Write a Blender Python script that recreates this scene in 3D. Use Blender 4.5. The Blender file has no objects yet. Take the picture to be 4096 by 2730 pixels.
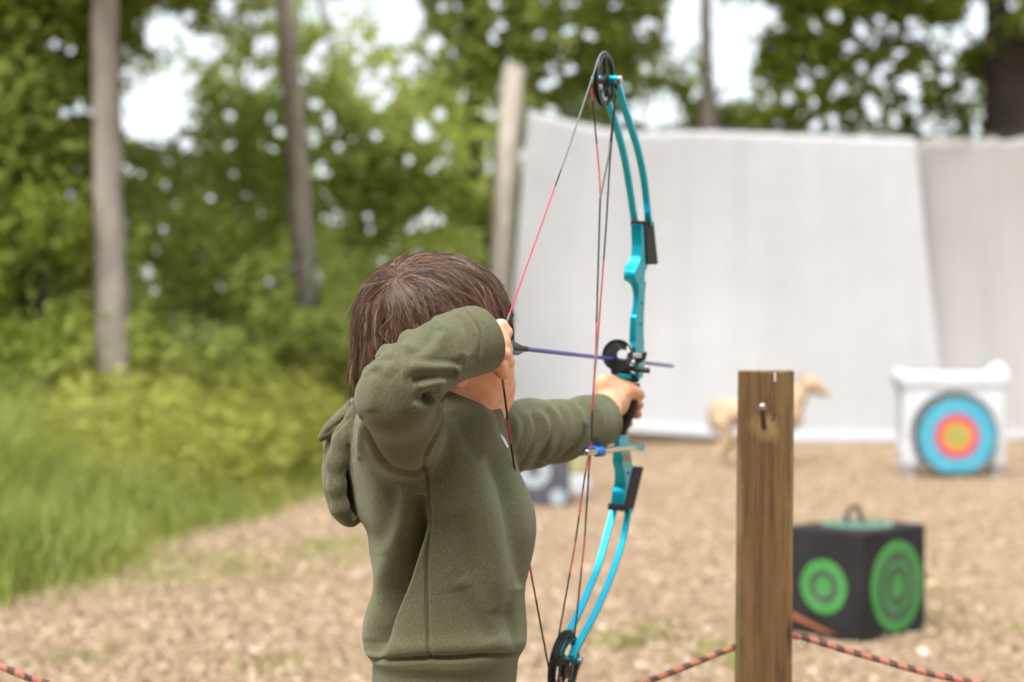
import bpy, bmesh, math, random
import numpy as np
from mathutils import Vector, Matrix
random.seed(7); rng = np.random.default_rng(11)
sc = bpy.context.scene; col = sc.collection
R = math.radians
# ------------------------------------------------------------------ camera, world, sun, exposure
F_PX, HZ, CAM_H = 5689.0, 1440.0, 1.0          # focal length and horizon row of the 4096 x 2730 photo
cam = bpy.data.cameras.new('camera'); cam_o = bpy.data.objects.new('camera', cam); col.objects.link(cam_o)
cam_o.location = (0, 0, CAM_H); cam_o.rotation_euler = (R(90), 0, 0)
cam.lens = 50; cam.sensor_width = 36; cam.shift_y = 75/4096
cam.clip_start = .05; cam.clip_end = 500
cam.dof.use_dof = True; cam.dof.focus_distance = 1.70; cam.dof.aperture_fstop = 2.9
sc.camera = cam_o
world = bpy.data.worlds.new('World'); sc.world = world; world.use_nodes = True
wn = world.node_tree; wn.nodes.clear()
sky = wn.nodes.new('ShaderNodeTexSky'); sky.sky_type = 'NISHITA'; sky.sun_disc = False
SUN_EL, SUN_ROT = R(56), R(200)
sky.sun_elevation = SUN_EL; sky.sun_rotation = SUN_ROT; sky.air_density = 1.0; sky.dust_density = 4.0
hsv = wn.nodes.new('ShaderNodeHueSaturation'); hsv.inputs['Saturation'].default_value = .30; hsv.inputs['Value'].default_value = 1.0
bg = wn.nodes.new('ShaderNodeBackground'); bg.inputs['Strength'].default_value = .15
wo = wn.nodes.new('ShaderNodeOutputWorld')
wn.links.new(sky.outputs[0], hsv.inputs['Color']); wn.links.new(hsv.outputs[0], bg.inputs['Color']); wn.links.new(bg.outputs[0], wo.inputs['Surface'])
sun = bpy.data.lights.new('sun', 'SUN'); sun.energy = 1.5; sun.angle = R(30); sun.color = (1, .985, .96)
sun_o = bpy.data.objects.new('sun', sun); col.objects.link(sun_o)
sun_o.rotation_euler = (R(90) - SUN_EL, 0, R(180) - SUN_ROT)
sc.view_settings.view_transform = 'Standard'; sc.view_settings.look = 'None'; sc.view_settings.gamma = 1.0
sc.view_settings.exposure = 1.28
sc.cycles.use_denoising = True
try: sc.cycles.denoiser = 'OPENIMAGEDENOISE'
except Exception: pass
sc.cycles.max_bounces = 8; sc.cycles.transparent_max_bounces = 8; sc.cycles.sample_clamp_indirect = 10

def P(u, v, d): return np.array([(u-2048)/F_PX*d, d, CAM_H-(v-HZ)/F_PX*d])
def PV(u, v, d): return Vector(P(u, v, d))

# ------------------------------------------------------------------ helpers
def tag(o, label=None, cat=None, group=None, kind=None):
    if label: o['label'] = label
    if cat: o['category'] = cat
    if group: o['group'] = group
    if kind: o['kind'] = kind
    return o
def empty(name, loc, label, cat, group=None):
    o = bpy.data.objects.new(name, None); o.location = loc; o.empty_display_size = .1
    col.objects.link(o); return tag(o, label, cat, group)
def link(name, me, mat, parent=None, smooth=True):
    if mat is not None:
        for m in (mat if isinstance(mat, (list, tuple)) else [mat]): me.materials.append(m)
    if smooth: me.polygons.foreach_set('use_smooth', np.ones(len(me.polygons), dtype=bool))
    o = bpy.data.objects.new(name, me); col.objects.link(o)
    if parent is not None:
        o.parent = parent
        w = Matrix.Identity(4); p = parent
        while p is not None: w = Matrix.Translation(p.location) @ w; p = p.parent
        o.matrix_parent_inverse = Matrix.Identity(4)
        me.transform(w.inverted())
    me.update(); return o
def np_mesh(name, verts, faces, k=4):
    me = bpy.data.meshes.new(name); nv, nf = len(verts), len(faces)
    me.vertices.add(nv); me.vertices.foreach_set('co', np.asarray(verts, dtype=np.float32).ravel())
    me.loops.add(nf*k); me.loops.foreach_set('vertex_index', np.asarray(faces, dtype=np.int32).ravel())
    me.polygons.add(nf); me.polygons.foreach_set('loop_start', np.arange(0, nf*k, k, dtype=np.int32))
    me.update(calc_edges=True); return me
def set_attr(me, name, vals):
    a = me.attributes.new(name, 'FLOAT', 'POINT'); a.data.foreach_set('value', np.asarray(vals, dtype=np.float32))
class MB:
    """collects shapes into one mesh"""
    def __init__(s): s.v = []; s.f = []; s.m = []
    def add(s, vs, fs, mi=0):
        n = len(s.v); s.v += [tuple(map(float, p)) for p in vs]; s.f += [tuple(i+n for i in f) for f in fs]; s.m += [mi]*len(fs)
    def box(s, c, size, rot=None, mi=0):
        c = Vector(c); hx, hy, hz = [q/2 for q in size]; vs = []
        for x in (-hx, hx):
            for y in (-hy, hy):
                for z in (-hz, hz):
                    p = Vector((x, y, z)); p = rot @ p if rot is not None else p; vs.append(c+p)
        s.add(vs, [(0,1,3,2),(4,6,7,5),(0,4,5,1),(2,3,7,6),(0,2,6,4),(1,5,7,3)], mi)
    def tube(s, pts, rad, n=10, caps=True, mi=0, closed=False):
        pts = [Vector(p) for p in pts]; N = len(pts); rr = rad if isinstance(rad, (list, tuple)) else [rad]*N
        vs = []; fs = []; prev = None
        for i, p in enumerate(pts):
            if closed: t = (pts[(i+1) % N]-pts[i-1])
            else: t = (pts[min(i+1, N-1)]-pts[max(i-1, 0)])
            t.normalize()
            if prev is None: a = t.orthogonal().normalized()
            else: a = (prev - t*prev.dot(t)).normalized()
            prev = a; b = t.cross(a)
            for k in range(n):
                th = 2*math.pi*k/n; vs.append(p + (a*math.cos(th)+b*math.sin(th))*rr[i])
        for i in range(N if closed else N-1):
            for k in range(n):
                j = (i+1) % N
                fs.append((i*n+k, i*n+(k+1) % n, j*n+(k+1) % n, j*n+k))
        if caps and not closed: fs.append(tuple(reversed(range(n)))); fs.append(tuple((N-1)*n+k for k in range(n)))
        s.add(vs, fs, mi)
    def loft(s, rings, mi=0, caps=True):
        n = len(rings[0]); vs = [p for r in rings for p in r]; fs = []
        for i in range(len(rings)-1):
            for k in range(n): fs.append((i*n+k, i*n+(k+1) % n, (i+1)*n+(k+1) % n, (i+1)*n+k))
        if caps: fs.append(tuple(reversed(range(n)))); fs.append(tuple((len(rings)-1)*n+k for k in range(n)))
        s.add(vs, fs, mi)
    def disc_ring(s, c, ax_a, ax_b, nrm, r0, r1, th, n=40, mi=0, a0=0, a1=2*math.pi):
        """flat ring plate of thickness th in the plane spanned by ax_a, ax_b"""
        c = Vector(c); A = Vector(ax_a); B_ = Vector(ax_b); Nn = Vector(nrm); full = abs(a1-a0-2*math.pi) < 1e-6
        m = n if full else n+1; vs = []; fs = []
        for k in range(m):
            t = a0+(a1-a0)*k/n; e = A*math.cos(t)+B_*math.sin(t)
            for r, h in ((r0, -th/2), (r1, -th/2), (r1, th/2), (r0, th/2)): vs.append(c+e*r+Nn*h)
        for k in range(n):
            j = (k+1) % m
            for q in range(4): fs.append((k*4+q, k*4+(q+1) % 4, j*4+(q+1) % 4, j*4+q))
        if not full: fs.append((0,1,2,3)); fs.append(tuple((m-1)*4+q for q in (3,2,1,0)))
        s.add(vs, fs, mi)
    def build(s, name, mat, parent=None, smooth=True, bevel=0, seg=2, recalc=True):
        me = bpy.data.meshes.new(name); me.from_pydata(s.v, [], s.f)
        for i, p in enumerate(me.polygons): p.material_index = s.m[i]
        if recalc:
            bm = bmesh.new(); bm.from_mesh(me); bmesh.ops.recalc_face_normals(bm, faces=bm.faces); bm.to_mesh(me); bm.free()
        o = link(name, me, mat, parent, smooth=smooth)
        if smooth and hasattr(me, 'set_sharp_from_angle'): me.set_sharp_from_angle(angle=R(38))
        if bevel:
            b = o.modifiers.new('bevel', 'BEVEL'); b.width = bevel; b.segments = seg; b.limit_method = 'ANGLE'; b.angle_limit = R(30)
        return o

# ------------------------------------------------------------------ materials
def mat(name, base=(.5,.5,.5), rough=.6, metal=0, **kw):
    m = bpy.data.materials.new(name); m.use_nodes = True; n = m.node_tree; b = n.nodes['Principled BSDF']
    b.inputs['Base Color'].default_value = (*base, 1); b.inputs['Roughness'].default_value = rough; b.inputs['Metallic'].default_value = metal
    for k, v in kw.items():
        b.inputs[k.replace('_', ' ')].default_value = v
    return m, n, b
def N(n, t, **kw):
    x = n.nodes.new(t)
    for k, v in kw.items(): setattr(x, k, v)
    return x
def noise(n, scale, detail=4, rough=.55, vec=None, coord='Object', sc3=None):
    tc = N(n, 'ShaderNodeTexCoord'); t = N(n, 'ShaderNodeTexNoise'); t.inputs['Scale'].default_value = scale
    t.inputs['Detail'].default_value = detail; t.inputs['Roughness'].default_value = rough
    src = tc.outputs[coord]
    if sc3 is not None:
        mp = N(n, 'ShaderNodeMapping'); mp.inputs['Scale'].default_value = sc3; n.links.new(src, mp.inputs[0]); src = mp.outputs[0]
    n.links.new(src, t.inputs['Vector']); return t.outputs['Fac']
def ramp(n, fac, stops, interp='LINEAR'):
    r = N(n, 'ShaderNodeValToRGB'); r.color_ramp.interpolation = interp; e = r.color_ramp.elements
    while len(e) < len(stops): e.new(.5)
    for x, (p, c) in zip(e, stops): x.position = p; x.color = (*c, 1)
    n.links.new(fac, r.inputs[0]); return r.outputs[0]
def mix(n, fac, a, b, mode='MIX'):
    m = N(n, 'ShaderNodeMix', data_type='RGBA', blend_type=mode)
    for i, x in ((0, fac), (6, a), (7, b)):
        if isinstance(x, (int, float)): m.inputs[i].default_value = x
        elif isinstance(x, tuple): m.inputs[i].default_value = (*x, 1)
        else: n.links.new(x, m.inputs[i])
    return m.outputs[2]
def bump(n, b, h, strength=.3, dist=.001, prev=None):
    x = N(n, 'ShaderNodeBump'); x.inputs['Strength'].default_value = strength; x.inputs['Distance'].default_value = dist
    n.links.new(h, x.inputs['Height']); 
    if prev is not None: n.links.new(prev, x.inputs['Normal'])
    n.links.new(x.outputs[0], b.inputs['Normal']); return x.outputs[0]
def attr(n, name):
    a = N(n, 'ShaderNodeAttribute', attribute_name=name); return a.outputs['Fac']

M = {}
def leafmat(name, lo, mid, hi, trans=.5):
    m = bpy.data.materials.new(name); m.use_nodes = True; n = m.node_tree; n.nodes.clear()
    c = ramp(n, attr(n, 'tint'), [(0, lo), (.5, mid), (1, hi)])
    p = N(n, 'ShaderNodeBsdfPrincipled'); p.inputs['Roughness'].default_value = .5; n.links.new(c, p.inputs['Base Color'])
    p.inputs['Specular IOR Level'].default_value = .22
    t = N(n, 'ShaderNodeBsdfTranslucent'); n.links.new(mix(n, .5, c, (.50,.58,.07), 'MIX'), t.inputs['Color'])
    mx = N(n, 'ShaderNodeMixShader'); mx.inputs[0].default_value = trans
    o = N(n, 'ShaderNodeOutputMaterial'); n.links.new(p.outputs[0], mx.inputs[1]); n.links.new(t.outputs[0], mx.inputs[2]); n.links.new(mx.outputs[0], o.inputs[0])
    return m
M['leaf'] = leafmat('leaf', (.06,.088,.012), (.21,.26,.045), (.41,.46,.14))
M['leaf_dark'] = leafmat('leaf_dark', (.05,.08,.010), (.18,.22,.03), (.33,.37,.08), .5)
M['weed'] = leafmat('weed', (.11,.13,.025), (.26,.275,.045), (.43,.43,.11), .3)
M['grassblade'] = leafmat('grassblade', (.11,.14,.022), (.20,.235,.042), (.37,.37,.14), .3)
# ------------------------------------------------------------------ setting: ground, chips, grass, weeds
m, n, b = mat('wood_chip_ground', rough=.95)
f1 = noise(n, 9, 6, .65); f2 = noise(n, .8, 3)
c = ramp(n, f1, [(.25, (.19,.115,.065)), (.5, (.29,.19,.115)), (.75, (.38,.27,.175))])
c2 = mix(n, .35, c, ramp(n, f2, [(.35, (.30,.19,.105)), (.65, (.36,.255,.17))]))
n.links.new(c2, b.inputs['Base Color']); bump(n, b, f1, .6, .02); M['ground'] = m
def edge_x(d): return np.interp(d, [5.5, 6.45, 8.35, 9.4, 11, 13.9, 17, 22], [-2.1, -1.93, -1.85, -1.57, -1.45, -1.5, -1.5, -1.2])
me = bpy.data.meshes.new('ground')
gx = np.concatenate([np.linspace(-260, -20, 8), np.linspace(-15, 15, 61), np.linspace(20, 260, 8)]); gy = np.concatenate([np.linspace(-60, 0, 8), np.linspace(.5, 30, 60), np.linspace(34, 400, 12)])
X, Y = np.meshgrid(gx, gy, indexing='ij'); Z = .012*np.sin(X*2.1+1)*np.cos(Y*1.7)-.012
nx, ny = X.shape; I = np.arange(nx*ny).reshape(nx, ny)
F_ = np.stack([I[:-1,:-1], I[1:,:-1], I[1:,1:], I[:-1,1:]], -1).reshape(-1, 4)
me = np_mesh('ground', np.stack([X, Y, Z], -1).reshape(-1, 3), F_)
tag(link('ground', me, M['ground']), kind='structure')

def quads(cen, a, b_, tint, name):
    """one kite-shaped leaf per centre; a = half length vector, b_ = half width vector"""
    c = np.asarray(cen); n_ = len(c)
    V = np.stack([c-a, c+b_*1.0-a*.1, c+a, c-b_*1.0-a*.1], 1).reshape(-1, 3)
    me = np_mesh(name, V, np.arange(n_*4).reshape(-1, 4)); set_attr(me, 'tint', np.repeat(tint, 4)); return me
def rand_dirs(k):
    v = rng.normal(size=(k, 3)); return v/np.linalg.norm(v, axis=1, keepdims=True)
def perp(a):
    r = rand_dirs(len(a)); p = np.cross(a, r); return p/np.linalg.norm(p, axis=1, keepdims=True)

# wood chips: little flat slabs lying on the ground
k = 215000
d = 2.5+(17.5-2.5)*rng.random(k)**1.2; x = (rng.random(k)*1.0-.5)*.92*d; x = x+0
keep = (x > edge_x(d)-.3+rng.normal(size=k)*.12); x, d = x[keep], d[keep]; k = len(x)
L = rng.uniform(.005, .019, k)*(1+.6*(rng.random(k) < .06)); W = L*rng.uniform(.3, .7, k); T = rng.uniform(.002, .007, k)
th = rng.random(k)*math.pi; t1 = rng.normal(size=k)*.25; t2 = rng.normal(size=k)*.25
A = np.stack([np.cos(th), np.sin(th), t1], 1)*L[:, None]; Bv = np.stack([-np.sin(th), np.cos(th), t2], 1)*W[:, None]
Cv = np.tile([0, 0, 1.], (k, 1))*T[:, None]; cen = np.stack([x, d, rng.uniform(.001, .014, k)], 1)
vs = np.stack([cen+s1*A+s2*Bv+s3*Cv for s3 in (-1, 1) for s1, s2 in ((-1,-1),(1,-1),(1,1),(-1,1))], 1).reshape(-1, 3)
fb = np.array([[4,5,6,7],[0,1,5,4],[1,2,6,5],[2,3,7,6],[3,0,4,7]]); fs = (np.arange(k)[:, None, None]*8+fb[None]).reshape(-1, 4)
me = np_mesh('wood_chips', vs, fs); set_attr(me, 'tint', np.repeat(np.clip(rng.normal(.5, .19, k), 0, 1), 8))
m, n, b = mat('chips', rough=.9)
c = ramp(n, attr(n, 'tint'), [(0, (.10,.060,.03)), (.25, (.23,.155,.09)), (.6, (.335,.24,.15)), (.85, (.48,.37,.255)), (1, (.72,.62,.48))])
n.links.new(c, b.inputs['Base Color']); M['chips'] = m
tag(link('wood_chips', me, m, smooth=False), 'pale wood chips spread over the range floor', 'wood chips', kind='stuff')

# grass blades on the verge
def blades(px, py, h, lean, tint, w=.004, name='grass'):
    k = len(px); th = rng.random(k)*2*math.pi; dx, dy = np.cos(th), np.sin(th)
    b0 = np.stack([px, py, np.zeros(k)], 1); side = np.stack([-dy, dx, np.zeros(k)], 1)*w
    out = np.stack([dx, dy, np.zeros(k)], 1)*(h*lean)[:, None]; up = np.array([0, 0, 1.])[None]*h[:, None]
    p = [b0-side, b0+side, b0+up*.55+out*.35+side*.8, b0+up*.55+out*.35-side*.8, b0+up+out]
    V = np.stack(p, 1).reshape(-1, 3); o = np.arange(k)[:, None]*5
    F1 = (o+np.array([[0,1,2,3]])); F2 = o+np.array([[3,2,4,4]])
    V2 = np.stack([p[3], p[2], p[4]+side*.15, p[4]-side*.15], 1).reshape(-1, 3)
    V1 = np.stack(p[:4], 1).reshape(-1, 3)
    me = np_mesh(name, np.concatenate([V1, V2]), np.arange(len(V1)+len(V2)).reshape(-1, 4)); set_attr(me, 'tint', np.concatenate([np.repeat(tint, 4)]*2)); return me
k = 80000
d = 5.6+11*rng.random(k)**1.1; off = rng.gamma(1.7, .65, k)
x = edge_x(d)-off+.06*np.sin(d*3.1)+rng.normal(size=k)*.16
pn = np.sin(x*2.3+d*1.1)+np.sin(d*2.7-x*1.3)
h = np.clip(.05+off*.26, .05, .62)*rng.uniform(.3, 1.5, k)*(1+.12*pn)
px, py, hh = [x], [d], [h]
for (u, v, sp, kk) in ((2640,2545,.12,110),(3790,2500,.13,120),(2900,2640,.08,120),(1150,2250,.25,500),(700,2300,.25,600),(1350,2200,.1,150),(3640,2350,.1,90),(300,2660,.05,60),(1100,2690,.06,70),(2500,2600,.07,80)):
    dd = F_PX*CAM_H/(v-HZ); q = P(u, v, dd); px.append(q[0]+rng.normal(size=kk)*sp); py.append(q[1]+rng.normal(size=kk)*sp*1.6); hh.append(rng.uniform(.015, .06, kk))
px, py, hh = map(np.concatenate, (px, py, hh)); k = len(px)
tint = np.clip(.55+.22*(np.sin(px*5.3+py*1.7)*.6+np.sin(py*1.3-px*4))*.6+rng.normal(size=k)*.25, 0, 1)
me = blades(px, py, hh, rng.uniform(.1, .9, k), tint, .005)
tag(link('grass', me, M['grassblade'], smooth=False), 'bright green grass growing along the left edge of the chips', 'grass', kind='stuff')

# tall yellow-green weeds behind the grass
S = 6200
d = 8.4+9.4*rng.random(S)**.8; off = .3+rng.gamma(1.4, 1.3, S)+np.clip(11-d, 0, 3)*.45*rng.random(S); x = edge_x(d)-off+.25
x = np.where(d > 15.5, edge_x(15.5)-rng.random(S)*6+1.2, x)
patch = .5+.5*np.sin(x*1.7+d*.9)*np.cos(d*1.3-x*.6)
H = (.55+.012*(d-9))*np.clip(.45+.22*(d-8.4), .45, 1)*rng.uniform(.45, 1.15, S)*(.7+.75*patch)*np.where(rng.random(S) < .13, 1.55, 1)
n_l = 22; t = rng.random((S, n_l))**.7; ang = rng.random((S, n_l))*2*math.pi
lx = rng.normal(size=S)*.12; ly = rng.normal(size=S)*.12
ll = rng.uniform(.035, .075, (S, n_l))*(1.15-.5*t)
dirv = np.stack([np.cos(ang), np.sin(ang), rng.uniform(.1, .9, (S, n_l))], -1); dirv /= np.linalg.norm(dirv, axis=-1, keepdims=True)
base = np.stack([x[:, None]+lx[:, None]*t*H[:, None], d[:, None]+ly[:, None]*t*H[:, None], t*H[:, None]], -1)
a = dirv*ll[..., None]; cen = base+a; a2 = a.reshape(-1, 3); w = perp(a2)*(ll.reshape(-1)*.3)[:, None]
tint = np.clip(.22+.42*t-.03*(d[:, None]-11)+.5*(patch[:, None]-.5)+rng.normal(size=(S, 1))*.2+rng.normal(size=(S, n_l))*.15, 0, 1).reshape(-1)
me1c, me1a, me1w, me1t = cen.reshape(-1, 3), a2, w, tint
st = np.stack([x, d, H*.5], 1); sa = np.stack([lx*H*.5, ly*H*.5, H*.5], 1); sw = np.tile([.004, 0, 0], (S, 1))
me = quads(np.concatenate([me1c, st]), np.concatenate([me1a, sa]), np.concatenate([me1w, sw]), np.concatenate([me1t, np.full(S, .4)]), 'weeds')
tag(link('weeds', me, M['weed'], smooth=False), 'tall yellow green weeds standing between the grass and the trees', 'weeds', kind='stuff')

# ------------------------------------------------------------------ trees
GAPS = [(630,430,150,140,1),(560,500,90,60,1),(665,110,95,75,.97),(830,190,75,55,.9),(520,270,50,60,.7),(900,20,50,40,.9),(1280,30,80,50,.8),(1010,320,45,45,.85),(740,300,60,50,.7),
 (1600,60,95,155,1),(1650,270,60,60,.8),(1530,340,60,60,.6),(1380,100,60,100,.55),(1480,420,50,40,.5),(1450,20,80,60,.6),
 (2760,80,115,140,1),(2930,190,100,170,1),(3000,60,80,80,.95),(2620,440,120,90,.95),(2900,350,90,70,.8),(2560,120,60,60,.6),(2700,250,70,60,.7),(3020,350,70,80,.7),
 (3500,130,90,60,.8),(3750,140,85,55,.85),(3900,100,60,60,.9),(3420,350,100,80,.6),(3620,400,70,70,.8),(3780,300,110,100,.65),(3920,400,70,90,.8),(3760,500,75,70,.85),(3300,520,60,50,.7),(3500,470,80,60,.6),(3960,20,100,60,.9),
 (1720,880,60,40,.9),(1340,870,70,35,.85),(1560,1000,40,25,.6),(2065,640,30,40,.6),(2080,900,30,70,.6),(1200,330,60,60,.5),(1290,230,60,60,.5),(950,830,30,30,.7),(600,1080,30,25,.6),(1850,380,25,25,.7)]
for u0, u1, v0, v1, k in ((3200,4096,60,560,120),(1050,2050,0,720,150),(250,1050,0,700,55),(2150,3150,0,540,80),(450,2080,700,1180,40),(0,400,100,900,14)):
    for q in range(k): r_ = random.uniform(3, 24); GAPS.append((random.uniform(u0, u1), random.uniform(v0, v1), r_, r_, .97))
GA = np.array(GAPS)
CLEAR = [[(455,1500,12,136,1480),(445,1100),(430,700),(424,300),(420,-100)], [(1235,1250,15,92,1240),(1215,1000),(1195,700),(1165,350),(1130,-60)], [(2850,900,20,84,900),(2838,500),(2826,250),(2822,-60)], [(1975,1790,17.2,104,1800),(2000,1100),(2057,260)]]
def carve(c, soft=.25):
    """drop leaves where the wood is open to the sky (seen along the range)"""
    y = np.maximum(c[:, 1], 1); u = c[:, 0]/y*F_PX+2048; v = HZ-(c[:, 2]-CAM_H)/y*F_PX
    u = u+rng.normal(size=len(u))*5; v = v+rng.normal(size=len(u))*5
    keep = np.ones(len(c), bool); ext = np.where(y > 24, 5, 7)
    for pts_ in CLEAR:          # no leaf hangs in front of the bare trunks
        vs_ = [q[1] for q in pts_][::-1]; us_ = [q[0] for q in pts_][::-1]; wd = pts_[0][3]
        keep &= ~((np.abs(u-np.interp(v, vs_, us_)) < wd*.62) & (c[:, 1] < pts_[0][2]+.4) & (v < pts_[0][4]))
    for gu, gv, ru, rv, s in GA:
        q = ((u-gu)/(ru+ext))**2+((v-gv)/(rv+ext))**2
        pr = s*np.clip(1.5-q, 0, 1)
        keep &= rng.random(len(c)) > pr
    return c[keep]
def clumps(centers, radii, per, flat=.7):
    out = []; per = per*1.5
    for c, r in zip(centers, radii):
        k = int(per*r*r); v = rand_dirs(k); v = v*((.55+.45*rng.random(k)**.6)*(1+.18*np.sin(v[:, 0]*6+c[0]*9)*np.sin(v[:, 2]*7+c[2]*5)+.12*rng.normal(size=k)))[:, None]*r; v[:, 2] *= flat; out.append(np.asarray(c)+v)
    return np.concatenate(out)
def foliage(name, c, size, mt, parent, tintc=.5, horiz=.6):
    k = len(c); nm = np.stack([np.zeros(k), np.full(k, -.5), np.full(k, .65)], 1)+rng.normal(size=(k, 3))*.42; nm /= np.linalg.norm(nm, axis=1, keepdims=True)
    a = np.cross(nm, rand_dirs(k)); a /= np.linalg.norm(a, axis=1, keepdims=True)
    s = rng.uniform(.5, 1.25, k)*size*.8; w = np.cross(nm, a)*(s*.55)[:, None]; a = a*s[:, None]
    nz = np.sin(c[:, 0]*2.1+c[:, 2]*1.3)*np.sin(c[:, 1]*1.9-c[:, 2]*2.4)
    tint = np.clip(tintc+.13+.25*nz+rng.normal(size=k)*.2, 0, 1)
    return link(name, quads(c, a, w, tint, name), mt, parent, smooth=False)
def barkmat(name, lo, hi):
    m, n, b = mat(name, rough=.95); f = noise(n, 14, 6, .6, sc3=(1, 1, .22)); g = noise(n, 2.2, 3)
    c = mix(n, .35, ramp(n, f, [(.3, lo), (.7, hi)]), ramp(n, g, [(.35, lo), (.7, hi)])); n.links.new(c, b.inputs['Base Color']); bump(n, b, f, .7, .02); return m
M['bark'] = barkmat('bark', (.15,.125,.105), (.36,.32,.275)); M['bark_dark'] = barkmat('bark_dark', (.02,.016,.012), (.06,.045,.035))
def trunk_pts(spec):
    """spec: (u, v, d, width_px) rows from the base up"""
    return [(PV(u, v, d), w*d/F_PX/2) for u, v, d, w in spec]
def tree(name, label, spec, bark, crown, cr, per, size, mt, tintc=.5, limbs=5):
    pr = trunk_pts(spec); p0, r0 = pr[0]; p1, r1 = pr[-1]
    base = Vector((p0.x+(p0.x-p1.x)*.05, p0.y, -.05)); root = empty(name, (base.x, base.y, 0), label, 'tree')
    mb = MB(); pts = [base, Vector((base.x, base.y, .25))]+[p for p, r in pr]; rad = [r0*1.7, r0*1.15]+[r for p, r in pr]
    top = p1+(p1-pr[-2][0]).normalized()*3.5; pts.append(top); rad.append(r1*.45)
    fine, fr = [], []
    for i in range(len(pts)-1):
        for q in range(6):
            t = q/6; p = pts[i].lerp(pts[i+1], t); fine.append(p+Vector((random.gauss(0, .008), 0, 0))); fr.append((rad[i]*(1-t)+rad[i+1]*t)*random.uniform(.96, 1.04))
    fine.append(pts[-1]); fr.append(rad[-1]); mb.tube(fine, fr, n=14)
    for k in range(limbs):
        t = random.uniform(.55, 1); s = p1.lerp(top, t) if k % 2 else pr[-1][0].lerp(top, t*.6); tgt = Vector(crown[k % len(crown)])
        md = s.lerp(tgt, .5)+Vector((0, 0, .4)); mb.tube([s, s.lerp(md, .5)+Vector((0, 0, .1)), md, tgt], [r1*.45, r1*.35, r1*.25, r1*.08], n=8)
    mb.build('trunk', M[bark], root)
    c = carve(clumps(crown, cr, per)); foliage('crown', c, size, M[mt], root, tintc)
    return root
def cl(lst, dz=0): return [tuple(P(u, v, d+dz)) for u, v, d, r in lst], [q[3]*(q[2]+dz)/q[2] for q in lst]
# crowns: (u, v, depth, radius in m)
cA = cl([(120,150,10.5,.9),(40,500,10,.9),(200,750,10.8,.8),(520,-150,10.5,.9),(230,-250,10,1.1),(760,-250,11,.9),(150,1050,11,.7),(620,800,11.5,.8),(-250,300,10,1.2),(-200,900,10,1.1),(820,620,12,.7),(350,-600,9.5,1.6),(900,-500,10,1.3)], 2.8)
tree('slender_tree', 'slender grey brown tree trunk nearest the left edge of the photo', [(455,1500,12,136),(445,1100,12,124),(430,700,12,118),(424,300,12,108),(420,-100,12,100)], 'bark', *cA, 1900, .065, 'leaf', .5)
cB = cl([(1050,300,13,.8),(1250,560,13.5,.8),(980,700,13,.7),(1350,300,13.5,.8),(1420,750,14,.8),(1100,1000,13,.7),(1500,560,14,.7),(900,1100,13,.7),(1600,800,14.5,.8),(1450,-420,15,1.1)], 2.5)
tree('thin_tree', 'leaning thin grey tree trunk between the boy and the nearest left trunk', [(1235,1250,15,92),(1215,1000,15,96),(1195,700,15,92),(1165,350,15,82),(1130,-60,15,70)], 'bark', *cB, 1700, .075, 'leaf', .62)
cC = cl([(1800,150,18,1.0),(2000,60,18,1.0),(2150,200,18.5,1.0),(2250,380,19,.9),(1900,480,18,.9),(1780,700,17,.9),(2350,100,19,1.0),(1950,850,19,.9),(1950,1100,19,.9),(1700,1150,17,.8),(2000,-300,18,1.7)])
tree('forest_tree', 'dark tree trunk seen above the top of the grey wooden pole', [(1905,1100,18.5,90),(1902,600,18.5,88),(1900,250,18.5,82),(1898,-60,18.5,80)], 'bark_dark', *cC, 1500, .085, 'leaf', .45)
cD = cl([(2560,250,20,1.0),(3150,120,20,1.0),(3200,330,20,1.0),(2480,30,20,1.0),(3050,500,21,.9),(2700,520,21,1.0),(2750,-350,19,1.8),(2400,480,21,.9),(2900,600,21,1.0)])
tree('straight_tree', 'straight brown tree trunk rising behind the middle of the pale tarp', [(2850,900,20,84),(2838,500,20,74),(2826,250,20,50),(2822,-60,20,42)], 'bark', *cD, 1400, .09, 'leaf_dark', .55)
cE = cl([(3350,100,19,1.1),(3300,330,19,1.0),(3600,50,19,1.1),(3500,280,19,1.0),(3700,230,20,1.0),(3850,450,20,1.0),(4000,300,20,1.0),(3450,540,20,1.0),(3700,600,20,1.0),(4150,420,20,1.1),(3800,-300,18,2.0),(3300,-300,19,1.6),(4300,100,19,1.6)])
tree('dark_tree', 'near black tree trunk and dark crown at the upper right corner', [(4090,900,18.6,260),(4070,560,18.6,250),(4050,350,18.6,230),(4020,180,18.6,190),(3990,40,18.6,90)], 'bark_dark', *cE, 1500, .09, 'leaf_dark', .4)
cF = cl([(60,100,13,.9),(250,60,13.5,.8),(-60,400,13,1.0),(330,350,14,.8),(60,800,13,.9),(-200,-200,13,1.5)])
tree('dark_left_tree', 'dark tree trunk in the upper left corner behind leaves', [(130,1100,12.8,110),(105,500,12.8,104),(95,200,12.8,100),(80,-60,12.8,95)], 'bark_dark', *cF, 1600, .075, 'leaf_dark', .5)  # trunk and crown use the darker bark and leaf colours

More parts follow.
